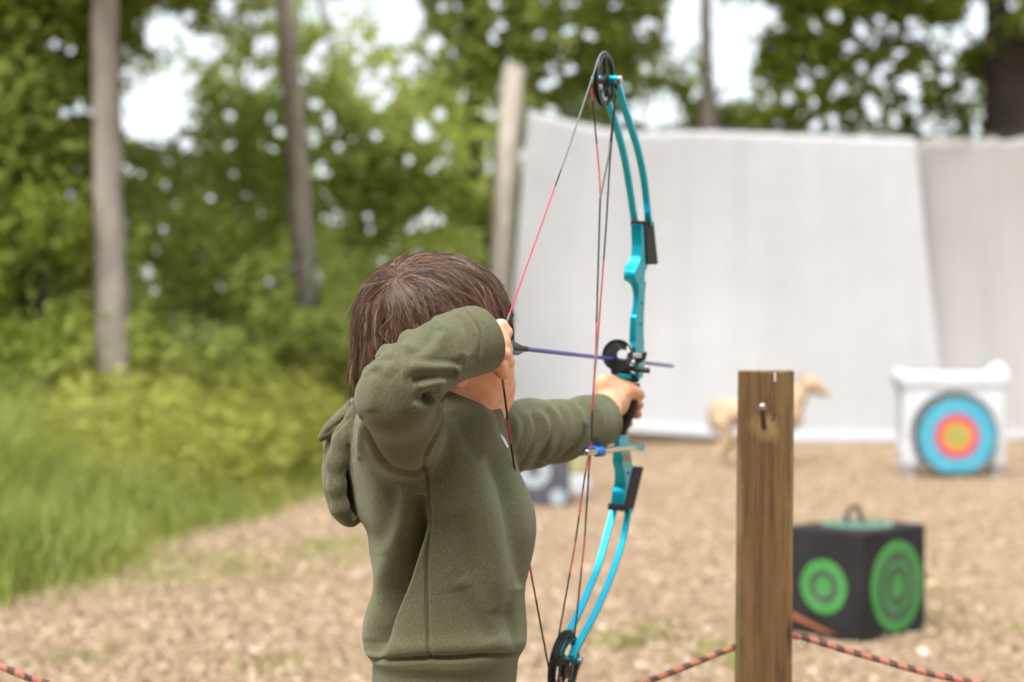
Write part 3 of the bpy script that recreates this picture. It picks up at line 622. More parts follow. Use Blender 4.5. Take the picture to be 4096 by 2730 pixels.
# small dead stick on the chips at the lower left
mb = MB(); mb.tube([PV(10,2545,5.15), PV(80,2535,5.2), PV(200,2512,5.3)], [.012, .014, .006], n=8)
for p in mb.v: pass
tag(mb.build('stick', M['bark_dark']), 'short dark stick lying on the chips near the left edge', 'stick')
# ------------------------------------------------------------------ compound bow: a plane through the grip, along the arrow
CAMP = np.array([0, 0, CAM_H])
NOCK = P(1993, 1384, 1.70); O_ = P(2545, 1445, 2.20)
Fw = O_-NOCK; Fw[2] = Fw[2]; Fw /= np.linalg.norm(Fw)
Up = np.array([.085, .0, 1.0]); Up -= Fw*(Up@Fw); Up /= np.linalg.norm(Up)
Sd = np.cross(Fw, Up); Sd /= np.linalg.norm(Sd)            # towards the right side of the bow, facing the camera
if Sd[0] < 0: Sd = -Sd
def BP(u, v, w=0.0):
    """point of the plane offset w from the bow's middle plane seen at that pixel"""
    r = P(u, v, 1.0)-CAMP; o = O_+Sd*w-CAMP; return CAMP+r*((o@Sd)/(r@Sd))
def BV(u, v, w=0.0): return Vector(BP(u, v, w))
SdV, FwV, UpV = Vector(Sd), Vector(Fw), Vector(Up)
print('bow depths', BP(2430,310)[1], BP(2287,2628)[1], BP(2600,900)[1], BP(2490,2040)[1])
m, n, b = mat('cyan_paint', (.0,.42,.60), .34, .65); n.links.new(ramp(n, noise(n, 900, 2), [(.3, (.0,.43,.62)), (.7, (.0,.53,.74))]), b.inputs['Base Color']); b.inputs['Coat Weight'].default_value = .3; b.inputs['Coat Roughness'].default_value = .28; M['cyan'] = m
m, n, b = mat('black_metal', (.012,.011,.011), .42); M['blk'] = m
m, n, b = mat('black_rubber', (.018,.016,.015), .7); bump(n, b, noise(n, 1500, 2), .5, .0006); M['rub'] = m
m, n, b = mat('bright_steel', (.75,.74,.72), .22, 1.0); M['chrome'] = m
m, n, b = mat('blue_plastic', (.005,.16,.62), .35); M['blue'] = m
bow = empty('compound_bow', tuple(BP(2500, 1640)), 'bright cyan compound bow drawn by the boy in the green hoodie', 'bow')

def riser_rows(rows, w0, name, mt, bev=.0012):
    """rows (v, uL, uM, uR): left edge, edge between back face and side face, right edge"""
    mb = MB(); rings = []
    for v, uL, uM, uR in rows:
        br = BV(uM, v, w0); fr = BV(uR, v, w0); t = (uM-uL)/F_PX*br.y/abs(Sd[0]-br.x/br.y*Sd[1]); bl = br-SdV*t; fl = fr-SdV*t
        rings.append([tuple(bl), tuple(br), tuple(fr), tuple(fl)])
    mb.loft(rings); return mb.build(name, mt, bow, bevel=bev, seg=3)
z4 = lambda lst: [(850+y/2.09, 2250+a/2.09, 2250+m_/2.09, 2250+r/2.09) for y, a, m_, r in lst]
up_rows = z4([(104,572,650,690),(112,568,660,690),(200,572,660,692),(255,575,662,694),(300,575,660,697),(345,570,656,700),(385,561,652,703),(420,545,642,708),(455,524,630,712),(478,513,618,704),(492,511,610,696),(530,510,606,690),(575,510,612,690),(583,528,625,702),(596,555,634,701),(620,572,636,699),(650,583,637,694),(700,590,636,690),(780,584,630,687),(866,570,622,683),(874,564,613,683),(950,560,613,682),(1020,557,612,682),(1075,555,612,683),(1085,556,612,686),(1130,575,606,686),(1200,585,615,686),(1300,590,640,684),(1390,600,640,672)])
riser_rows(up_rows, .010, 'riser', M['cyan'])
for u, v, r in ((2592,1035,.0022),(2568,1215,.0022),(2564,1298,.0018)):
    mb = MB(); mb.disc_ring(BV(u, v, .0105), FwV, UpV, SdV, .0002, r, .0012, n=16); mb.build('screw', M['blk'], bow)
z5 = lambda lst: [(1550+y/2.613, 2100+a/2.613, 2100+m_/2.613, 2100+r/2.613) for y, a, m_, r in lst]
lo_rows = z5([(505,925,1015,1080),(560,928,1000,1085),(640,922,1000,1100),(720,918,1008,1112),(785,910,1012,1120),(800,910,1012,1128),(840,925,1025,1138),(890,933,1038,1130),(950,934,1048,1118),(1010,930,1055,1108),(1060,916,1052,1098),(1095,906,1044,1092),(1135,903,1038,1085),(1240,893,1030,1075)])
riser_rows(lo_rows, .010, 'riser', M['cyan'])
# arm that carries the cable guard, reaching forward from the lower riser
mb = MB(); z = lambda x, y: (2100+x/2.613, 1550+y/2.613)
def at5(x, y, w): return BV(*z(x, y), w)
a0, a1 = at5(1000, 590, .012), at5(1258, 600, .012); 
sh = [[at5(985,545,-.004), at5(985,545,.012), at5(985,640,.012), at5(985,640,-.004)], [at5(1080,575,-.004), at5(1080,575,.012), at5(1080,655,.012), at5(1080,655,-.004)], [at5(1250,600,-.004), at5(1250,600,.012), at5(1246,665,.012), at5(1246,665,-.004)]]
mb.loft([[tuple(p) for p in r] for r in sh]); mb.build('cable_guard_arm', M['cyan'], bow, bevel=.0015, seg=3)
# cut-out plate in the lower riser with its little bolt
mb = MB(); pp = [at5(1022,712,.0112), at5(1108,706,.0112), at5(1112,778,.0112), at5(1020,786,.0112)]; mb.add([tuple(p) for p in pp], [(0,1,2,3)]); m, n, b = mat('tan_plate', (.42,.33,.26), .5); mb.build('plate', m, bow, smooth=False)
for x, y, w, r in ((1065,742,.0118,.0012),(1082,895,.0112,.0022)): mb = MB(); mb.disc_ring(at5(x, y, w), FwV, UpV, SdV, .0002, r, .001, n=14); mb.build('bolt', M['blk'], bow)

# limb pockets
mb = MB(); zz = lambda x, y: (2250+x/2.09, 850+y/2.09)
def q4(x, y, w): return BV(*zz(x, y), w)
bl = [q4(693,78,.0125), q4(765,75,.0125), q4(802,435,.0125), q4(712,440,.0125)]; wv = -SdV*.018
mb.loft([[tuple(p) for p in bl], [tuple(p+wv) for p in bl]]); 
tb = [q4(690,72,.0125), q4(690,118,.0125)]; off = -SdV*.0235
mb.loft([[tuple(tb[0]), tuple(tb[0]+off), tuple(tb[1]+off), tuple(tb[1])], [tuple(tb[0]+FwV*.02), tuple(tb[0]+FwV*.02+off), tuple(tb[1]+FwV*.02+off), tuple(tb[1]+FwV*.02)]])
mb.build('limb_pocket', M['rub'], bow, bevel=.0018, seg=3)
mb = MB(); bl = [at5(1150,838,.0125), at5(1245,833,.0125), at5(1130,1312,.0125), at5(1042,1288,.0125)]; mb.loft([[tuple(p) for p in bl], [tuple(p+wv) for p in bl]])
tb = [at5(1040,1232,.0125), at5(1030,1300,.0125)]; off = -SdV*.0265
mb.loft([[tuple(tb[0]), tuple(tb[0]+off), tuple(tb[1]+off), tuple(tb[1])], [tuple(tb[0]+FwV*.02), tuple(tb[0]+FwV*.02+off), tuple(tb[1]+FwV*.02+off), tuple(tb[1]+FwV*.02)]])
mb.build('limb_pocket', M['rub'], bow, bevel=.0018, seg=3)

# limbs: strips whose back face is wide and whose edge is thin
def limb(pix, w0, thick, wid, name='limb'):
    pts = catmull([BV(u, v, w0) for u, v in pix], 6); mb = MB(); rings = []
    for i, p in enumerate(pts):
        t = (pts[min(i+1, len(pts)-1)]-pts[max(i-1, 0)]).normalized(); nn_ = SdV.cross(t).normalized()
        a = SdV*wid/2; c = nn_*thick/2; rings.append([tuple(p-a-c), tuple(p+a-c), tuple(p+a+c), tuple(p-a+c)])
    mb.loft(rings); return mb.build(name, M['cyan'], bow, bevel=.0012, seg=3)
WL = .0112
limb([(2540,895),(2537,877),(2518,748),(2497,628),(2473,533),(2446,447),(2420,380),(2396,322)], -WL, .0062, .0095)
limb([(2598,900),(2594,882),(2577,724),(2553,605),(2524,509),(2497,428),(2478,365),(2462,318)], WL, .0062, .0095)
limb([(2455,2035),(2453,2051),(2422,2163),(2393,2265),(2357,2354),(2320,2442),(2281,2520),(2250,2575),(2232,2610)], -WL, .0062, .0095)
limb([(2516,2035),(2512,2056),(2491,2163),(2459,2265),(2418,2372),(2374,2466),(2329,2549),(2300,2605),(2285,2630)], WL, .0062, .0095)

# cams
def cam_wheel(c, r, name, spokes, two=False, rot=0.0):
    c = Vector(c); mb = MB(); k = 44
    for w, rr in ((-.0022, r), (.0022, r)) if not two else ((-.0065, r*.98), (-.0022, r), (.0050, r*.80)):
        mb.disc_ring(c+SdV*w, FwV, UpV, SdV, rr*.84, rr, .0018, n=k)
    mb.disc_ring(c, FwV, UpV, SdV, r*.80, r*.93, .004, n=k)
    for a in spokes:
        e = FwV*math.cos(a+rot)+UpV*math.sin(a+rot); mb.tube([c, c+e*r*.45, c+e*r*.88], [.0045, .0032, .004], n=8)
    mb.disc_ring(c-UpV*r*.1, FwV, UpV, SdV, .004, .011, .008, n=24)
    mb.build(name, M['blk'], bow, bevel=.0003, seg=1)
    # grey cut-away module on the wheel
    mb = MB(); mb.disc_ring(c-UpV*r*.35, FwV, UpV, SdV, r*.34, r*.46, .006, n=24, a0=math.pi*.95, a1=math.pi*1.75); mb.build('cam_module', M['steelgrey'], bow)
m, n, b = mat('steel_grey', (.5,.49,.49), .4, .7); M['steelgrey'] = m
uc = BP(2413, 318); cam_wheel(BP(2418, 319), .0365, 'cam', [1.9, 4.1, 5.4, .2])
lc = BP(2262, 2668); cam_wheel(lc, .052, 'cam', [.7, 2.6, 4.4], two=True)
# axles with their spacers
def axle(c):
    c = Vector(c); mb = MB(); mb.tube([c-SdV*.021, c+SdV*.021], .0030, n=12); mb.tube([c+SdV*.018, c+SdV*.0215], .0052, n=14); mb.tube([c-SdV*.0215, c-SdV*.018], .0052, n=14); mb.build('axle', M['steelgrey'], bow)
    for s_ in (-1, 1):
        mb = MB(); mb.tube([c+SdV*.005*s_, c+SdV*.0165*s_], .0058, n=14); mb.build('limb_fork', M['cyan'], bow)
        mb = MB(); mb.tube([c+SdV*.0135*s_-UpV*.007, c+SdV*.0175*s_-UpV*.007], .007, n=12); mb.build('fork_cap', M['blk'], bow, bevel=.001)
axle(BP(2428, 318)); axle(BP(2272, 2635))

# string and cables; each is one mesh of alternately coloured lengths
m, n, b = mat('black_string', (.012,.014,.012), .6); M['s0'] = m
m, n, b = mat('red_string', (.52,.06,.07), .5); M['s1'] = m
m, n, b = mat('serving', (.16,.19,.19), .5); M['s2'] = m
def cord(name, pts, segs, r=.00125):
    """segs: list of (t_end, material index) along the polyline"""
    pts = [Vector(p) for p in pts]; L = [0]
    for i in range(1, len(pts)): L.append(L[-1]+(pts[i]-pts[i-1]).length)
    tot = L[-1]; mb = MB(); t0 = 0
    def at_(t):
        s = t*tot
        for i in range(1, len(pts)):
            if s <= L[i]+1e-9: return pts[i-1].lerp(pts[i], (s-L[i-1])/(L[i]-L[i-1]))
        return pts[-1]
    for te, mi in segs:
        inner = [l/tot for l in L if t0 < l/tot < te]; q = [at_(t0)]+[at_(x) for x in inner]+[at_(te)]
        mb.tube(q, r*(1.25 if mi == 2 else 1), n=8, mi=mi); t0 = te
    return mb.build(name, [M['s0'], M['s1'], M['s2']], bow)
nk = Vector(NOCK)
arc = []
for a in np.linspace(1.35, 2.75, 9): arc.append(Vector(BP(2418,319))+FwV*math.cos(a)*.0375+UpV*math.sin(a)*.0375)
cord('bowstring', arc+[Vector(P(2265,622,1.93)), nk+Vector((0,0,.0))], [(.40,2),(.46,0),(.90,1),(.995,2),(1,0)], .00105)
lowtan = lc-Fw*.050+Up*.006
lend = Vector(BP(2198, 2690)); 
cord('bowstring', [nk, Vector(P(2046,1795,1.752)), Vector(P(2123,2287,1.87)), lend, Vector(BP(2200,2760))], [(.10,2),(.18,0),(.24,1),(.40,0),(.66,1),(.72,1),(1,0)], .0013)
jn = BV(2401,792,.004)
cord('cable', [BV(2366,352,-.016), BV(2398,700,-.002), jn], [(.12,1),(.5,0),(1,1)], .0011)
cord('cable', [BV(2462,380,.016), BV(2436,620,.012), jn], [(.45,0),(.7,2),(1,2)], .0011)
gd = .016; s0 = BV(2362,1792,gd)
cord('cable', [jn, BV(2383,1400,.010), s0, BV(2340,1900,.012), BV(2300,2180,.004), BV(2233,2555,-.006)], [(.28,0),(.36,1),(.55,2),(.62,1),(.66,0),(.72,1),(.78,0),(.85,1),(.93,0),(1,0)], .0012)
cord('cable', [BV(2458,440,.008), BV(2440,640,.008), BV(2425,900,.010), BV(2388,1400,.012), BV(2370,1600,.015), s0+Vector((.001,0,0)), BV(2355,1890,.014), BV(2340,2140,.010), BV(2303,2500,.006), BV(2296,2560,.004)], [(.28,0),(.42,1),(.48,2),(.56,1),(.62,0),(.68,1),(.80,0),(.86,1),(1,0)], .0012)
# cable guard rod with slide
g0 = BV(2535, 1795, .014); g1 = Vector(P(2345, 1812, s0.y-.035)); gm = g0.lerp(g1, .28)+Vector((0, 0, .0015))
mb = MB(); mb.tube([g0, gm, g1], .0045, n=18); mb.build('cable_guard', M['chrome'], bow, bevel=.0012)
mb = MB(); sx = (g1-g0).normalized(); sm = g1.lerp(g0, .24); mb.tube([sm-sx*.016, sm-sx*.012, sm+sx*.010, sm+sx*.014], [.0058, .0078, .0074, .0055], n=18); mb.box(sm+Vector((-.009,0,.005))+sx*.004, (.014,.02,.007)); mb.build('cable_slide', M['blue'], bow, bevel=.001)

# grip
mb = MB(); rows = [(1535,2475,2560),(1580,2490,2556),(1610,2505,2550),(1650,2490,2540),(1690,2474,2524),(1720,2464,2508),(1752,2455,2498),(1765,2458,2494)]; rings = []
for v, a, b_ in rows:
    pa, pb = P(a, v, 2.172), P(b_, v, 2.18); c_ = (pa+pb)/2; rx = (pb[0]-pa[0])/2; ring = []
    for k in range(14):
        th = 2*math.pi*k/14; ring.append((c_[0]+rx*math.cos(th), c_[1]+.017*math.sin(th), c_[2]))
    rings.append(ring)
mb.loft(rings); mb.build('grip', M['rub'], bow, bevel=0)
# arrow rest: bristle disc, housing, bracket, bolt
rc = Vector(P(2470, 1421, 2.13)); ux, uz, uy = SdV, UpV, FwV; g_ = 2.13/F_PX
mb = MB(); hc = rc+ux*(20*g_)+uz*(2*g_)
for k in range(150):
    a = 2*math.pi*k/150
    if -1.15 < ((a+math.pi) % (2*math.pi))-math.pi < -.05 and k % 3: pass
    e = ux*math.cos(a)+uz*math.sin(a); r0 = .010+.0014*random.random(); 
    if .3 < a < .9: continue
    p0_ = hc+e*r0*.75; p1_ = rc+e*(60*g_); mb.tube([p1_, p0_], [.00085, .0003], n=4)
mb.disc_ring(rc, ux, uz, uy, 58*g_, 63*g_, .005, n=48); mb.disc_ring(rc+uy*.001, ux, uz, uy, 40*g_, 60*g_, .0012, n=40, a0=3.3, a1=5.6); mb.build('arrow_rest', M['blk'], bow)
mb = MB(); Q = lambda u, v, k=0: P(u, v, 2.15+k)
mb.loft([[tuple(Q(2442,1470)), tuple(Q(2470,1450)), tuple(Q(2470,1450,.02)), tuple(Q(2442,1470,.02))], [tuple(Q(2445,1500)), tuple(Q(2540,1500)), tuple(Q(2540,1500,.02)), tuple(Q(2445,1500,.02))], [tuple(Q(2468,1520)), tuple(Q(2560,1520)), tuple(Q(2560,1520,.02)), tuple(Q(2468,1520,.02))], [tuple(Q(2500,1534)), tuple(Q(2550,1532)), tuple(Q(2550,1532,.02)), tuple(Q(2500,1534,.02))]])
mb.tube([Q(2500,1470,-.005), Q(2545,1478,-.005), Q(2600,1484,-.008)], [.0050,.0042,.0042], n=14)
mb.loft([[tuple(Q(2535,1440,-.01)), tuple(Q(2548,1460,-.01)), tuple(Q(2548,1460,.01)), tuple(Q(2535,1440,.01))], [tuple(Q(2560,1412,-.01)), tuple(Q(2582,1440,-.01)), tuple(Q(2582,1440,.01)), tuple(Q(2560,1412,.01))], [tuple(Q(2562,1410,-.01)), tuple(Q(2590,1408,-.01)), tuple(Q(2590,1408,.01)), tuple(Q(2562,1410,.01))]])
mb.build('rest_bracket', M['blk'], bow, bevel=.001)
mb = MB(); mb.tube([Q(2525,1452,-.012), Q(2540,1448,-.012)], .0035, n=12); mb.tube([Q(2488,1448,-.012), Q(2492,1448,-.014)], .0028, n=12); mb.tube([Q(2500,1450,-.012), Q(2505,1450,-.014)], .0028, n=12); mb.box(Q(2548,1424,-.01), (.014,.008,.007)); mb.build('rest_screw', M['steelgrey'], bow, bevel=.0006)
mb = MB(); mb.loft([[tuple(Q(2464,1496,-.004)), tuple(Q(2524,1498,-.004)), tuple(Q(2524,1498,0)), tuple(Q(2464,1496,0))], [tuple(Q(2468,1512,-.004)), tuple(Q(2526,1516,-.004)), tuple(Q(2526,1516,0)), tuple(Q(2468,1512,0))]]); mb.build('rest_plate', M['cyan'], bow, bevel=.0006)

# ------------------------------------------------------------------ arrow
nk_ = Vector(NOCK); tip = Vector(P(2696, 1466, 2.46)); ad_ = (tip-nk_).normalized()
arrow = empty('arrow', tuple(nk_), 'blue violet arrow nocked on the string and lying on the bow rest', 'arrow')
m, n, b = mat('blue_shaft', (.07,.07,.42), .3, .4); b.inputs['Coat Weight'].default_value = .5
mb = MB(); mb.tube([nk_+ad_*.012, tip-ad_*.02], .0031, n=14); mb.build('shaft', m, arrow)
mb = MB(); mb.tube([tip-ad_*.022, tip-ad_*.012, tip], [.0033, .0033, .0008], n=12); mb.build('point', M['steelgrey'], arrow)
mb = MB(); mb.tube([nk_-ad_*.004, nk_+ad_*.014], [.0028, .0031], n=12); mb.build('nock', M['blk'], arrow)
mv, n, b = mat('black_vane', (.018,.020,.022), .35)
e1 = ad_.cross(Vector((0,0,1))).normalized(); e2 = e1.cross(ad_).normalized()
if e2.z < 0: e2 = -e2
s0_ = .03; s1_ = .088
for a in (2.0, 3.5, 5.4):
    e = e1*math.cos(a)+e2*math.sin(a); q = ad_.cross(e)*.0004
    pr = [nk_+ad_*s1_+e*.003, nk_+ad_*(s0_+.016)+e*.0125, nk_+ad_*(s0_+.004)+e*.0125, nk_+ad_*s0_+e*.003]
    mb = MB(); mb.loft([[tuple(p-q) for p in pr], [tuple(p+q) for p in pr]]); mb.build('vane', mv, arrow)
mb = MB(); mb.tube([nk_+ad_*(s0_-.002), nk_+ad_*(s1_+.006)], .0037, n=14); mb.build('wrap', M['blk'], arrow)
# ------------------------------------------------------------------ boy
HC = P(1733, 1335, 1.80)                                    # head centre
th_ = R(60); hf = np.array([math.sin(th_), math.cos(th_), 0]); hr = np.array([math.cos(th_), -math.sin(th_), 0]); hu = np.array([0, 0, 1.])
Rh = np.stack([hr, hf, hu], 1)                              # columns: right, forward, up of the head
def hp(r_, f_, u_): return HC+hr*r_+hf*f_+hu*u_
TDP = 1.80
def body_f(p):
    # skull, jaw, neck
    f = ell(p, hp(0, -.008, .005), (.074, .090, .086), Rh)
    f = smin(f, ell(p, hp(0, .028, -.040), (.058, .060, .062), Rh), .03)
    f = smin(f, cone(p, P(1905,1500,1.80), P(1950,1580,1.825), .050, .032), .035)          # cheek and jaw
    f = smin(f, cone(p, P(1975,1545,1.835), P(1985,1585,1.84), .026, .018), .02)           # chin
    f = smin(f, chain(p, [hp(0, .088, .012), hp(0, .102, -.012), hp(0, .104, -.020)], [.006, .009, .0085], .01), .012)   # nose
    for s in (-1, 1):
        f = smin(f, cone(p, hp(s*.010, .098, -.020), hp(s*.008, .096, -.021), .006, .005), .006)
        f = smin(f, cone(p, hp(s*.045, .070, .030), hp(s*.014, .086, .026), .010, .009), .014)                       # brow
        f = -smin(-f, ell(p, hp(s*.030, .090, .010), (.014, .012, .009), Rh), .01)                                    # eye socket
        f = np.minimum(f, ell(p, hp(s*.030, .0745, .009), (.0118, .0118, .0108), Rh))                                 # eyeball under lids
        e = ell(p, hp(s*.078, -.004, -.040), (.0075, .017, .028), Rh); e = -smin(-e, ell(p, hp(s*.086, .002, -.036), (.006, .010, .018), Rh), .004)
        f = smin(f, e, .006)
    f = smin(f, cone(p, hp(-.016, .088, -.048), hp(.016, .088, -.048), .0075, .0075), .008)
    f = smin(f, cone(p, hp(-.013, .086, -.057), hp(.013, .086, -.057), .0078, .0078), .006)
    f = smin(f, cone(p, hp(0, -.02, -.055), P(1800,1700,1.815), .047, .050), .03)
    # trunk, arms, legs
    f = smin(f, chain(p, [P(1770,1760,1.81), P(1780,2000,1.81), P(1785,2300,1.81), P(1785,2600,1.81), P(1785,2780,1.81)], [.06, .055, .052, .055, .07], .05), .04)
    RS, RE, RW = P(1660,1730,1.72), P(1590,1580,1.60), P(1935,1372,1.69)
    f = smin(f, cone(p, P(1760,1740,1.80), RS, .05, .036), .03); f = smin(f, cone(p, RS, RE, .034, .027), .02); f = smin(f, cone(p, RE, RW, .026, .019), .02)
    LS, LE, LW = P(1900,1740,1.88), P(2180,1720,1.99), P(2425,1650,2.10)
    f = smin(f, cone(p, P(1790,1750,1.82), LS, .05, .040), .03); f = smin(f, cone(p, LS, LE, .034, .027), .02); f = smin(f, cone(p, LE, LW, .026, .020), .02)
    for hx, kn, an, toe in LEGS: f = smin(f, chain(p, [hx, kn, an], [.065, .045, .03], .02), .04); f = smin(f, chain(p, [an, toe], [.032, .022], .02), .03)
    # right hand hooked on the string
    palm = smin(cone(p, RW, P(1972,1385,1.688), .019, .021), cone(p, P(1972,1350,1.685), P(1968,1430,1.682), .015, .017), .012)
    f = smin(f, palm, .012); fin = None
    for ch, rr in HAND_R:
        g_ = chain(p, ch, rr, .003); g_ = smin(g_, palm, .0032); fin = g_ if fin is None else np.minimum(fin, g_)
    f = np.minimum(f, fin)
    # left hand round the grip
    palm = smin(cone(p, LW, P(2452,1590,2.145), .020, .022), cone(p, P(2430,1545,2.14), P(2462,1618,2.15), .017, .019), .015)
    palm = smin(palm, cone(p, P(2415,1530,2.13), P(2500,1560,2.15), .011, .014), .012)
    f = smin(f, palm, .012); fin = None
    for ch, rr in HAND_L:
        g_ = chain(p, ch, rr, .003); g_ = smin(g_, palm, .006); fin = g_ if fin is None else np.minimum(fin, g_)
    return np.minimum(f, fin)
HAND_R = [([P(1972,1312,1.690), P(2004,1306,1.688), P(2026,1330,1.690)], [.0085,.0084,.0078]),
          ([P(1985,1352,1.682), P(2012,1372,1.678), P(2027,1402,1.688), P(2006,1406,1.715)], [.0080,.0076,.0072,.0065]),
          ([P(1985,1390,1.678), P(2018,1416,1.674), P(2035,1448,1.685), P(2012,1452,1.712)], [.0080,.0076,.0072,.0065]),
          ([P(1970,1428,1.676), P(2003,1458,1.674), P(2014,1494,1.684), P(1995,1488,1.710)], [.0080,.0076,.0072,.0062]),
          ([P(1955,1440,1.690), P(1972,1465,1.705), P(1992,1470,1.716)], [.0085,.0075,.0065])]
HAND_L = [([P(2495,1560,2.145), P(2535,1568,2.160), P(2556,1582,2.170)], [.0125,.0105,.0092]),
          ([P(2440,1590,2.165), P(2475,1600,2.225), P(2538,1616,2.228), P(2556,1620,2.195)], [.0095,.009,.0085,.0078]),
          ([P(2440,1625,2.165), P(2470,1640,2.225), P(2530,1655,2.228), P(2549,1658,2.195)], [.0095,.009,.0085,.0076]),
          ([P(2445,1660,2.160), P(2465,1680,2.220), P(2505,1692,2.232), P(2515,1694,2.215)], [.009,.0085,.008,.007]),
          ([P(2445,1690,2.150), P(2460,1712,2.205), P(2490,1722,2.225), P(2500,1722,2.212)], [.008,.0075,.007,.006])]
bx_, by_ = P(1785, 2700, 1.80)[:2]
LEGS = [((bx_-.015, by_-.035, .54), (bx_-.05, by_-.11, .30), (bx_-.06, by_-.13, .055), (bx_+.06, by_-.155, .03)),
        ((bx_+.01, by_+.035, .54), (bx_+.05, by_+.13, .30), (bx_+.06, by_+.17, .055), (bx_+.17, by_+.20, .03))]
LEGS = [tuple(np.array(q) for q in l) for l in LEGS]
m, n, b = mat('skin', (.62,.33,.22), .5); b.inputs['Subsurface Weight'].default_value = .25; b.inputs['Subsurface Radius'].default_value = (.012,.004,.002); b.inputs['Subsurface Scale'].default_value = .5
n.links.new(ramp(n, noise(n, 55, 4), [(.3, (.80,.35,.20)), (.5, (.86,.46,.28)), (.7, (.88,.54,.36))]), b.inputs['Base Color']); bump(n, b, noise(n, 900, 3), .12, .0006); M['skin'] = m
body = link('person', sdf_mesh(body_f, (-.42, 1.42, -.02), (.30, 2.36, 1.16), .0024, 'person'), M['skin'])
tag(body, 'boy with brown hair and an olive hoodie drawing the cyan bow', 'person')

# hoodie -----------------------------------------------------------------
TR = np.array([(1560,1690,1800,.04),(1590,1600,1860,.07),(1620,1500,1915,.095),(1650,1450,1965,.11),(1700,1395,1988,.125),(1780,1386,2028,.13),(1838,1393,2060,.13),(1888,1400,2077,.13),(1939,1407,2101,.13),(1989,1414,2123,.13),(2039,1424,2138,.13),(2076,1440,2143,.13),(2110,1464,2144,.13),(2141,1474,2142,.13),(2213,1478,2131,.13),(2285,1492,2117,.13),(2335,1497,2103,.13),(2393,1488,2096,.13),(2451,1466,2101,.13),(2530,1450,2107,.13),(2580,1450,2102,.13),(2612,1468,2086,.128),(2632,1490,2074,.122),(2730,1490,2062,.12),(2860,1492,2050,.118)])
_t = np.linspace(TR[0,0], TR[-1,0], 400); _k = np.exp(-.5*(np.arange(-12, 13)/4.)**2); _k /= _k.sum()
TR = np.stack([_t]+[np.convolve(np.pad(np.interp(_t, TR[:,0], TR[:,q]), 12, 'edge'), _k, 'valid') for q in (1, 2, 3)], 1)
TRz = CAM_H-(TR[:,0]-HZ)/F_PX*TDP; TRl = (TR[:,1]-2048)/F_PX*TDP; TRr = (TR[:,2]-2048)/F_PX*TDP
def torso(p):
    z = p[:, 2]; o = np.argsort(TRz); l = np.interp(z, TRz[o], TRl[o]); r_ = np.interp(z, TRz[o], TRr[o]); b_ = np.interp(z, TRz[o], TR[o, 3])
    cx = (l+r_)/2; a = (r_-l)/2; x = (p[:, 0]-cx)/a; y = (p[:, 1]-1.81)/b_
    k = (np.abs(x)**2.25+np.abs(y)**2.25)**(1/2.25); f = (k-1)*np.minimum(a, b_)*.92
    f = np.where(z > TRz[0], np.maximum(f, z-TRz[0]), f); return np.maximum(f, TRz[-1]-z)
CUFF_R, CUFF_L = P(1915, 1352, 1.675), P(2402, 1664, 2.085)
nR = CUFF_R-P(1730,1425,1.615); nR /= np.linalg.norm(nR); nL = CUFF_L-P(2250,1715,2.02); nL /= np.linalg.norm(nL)
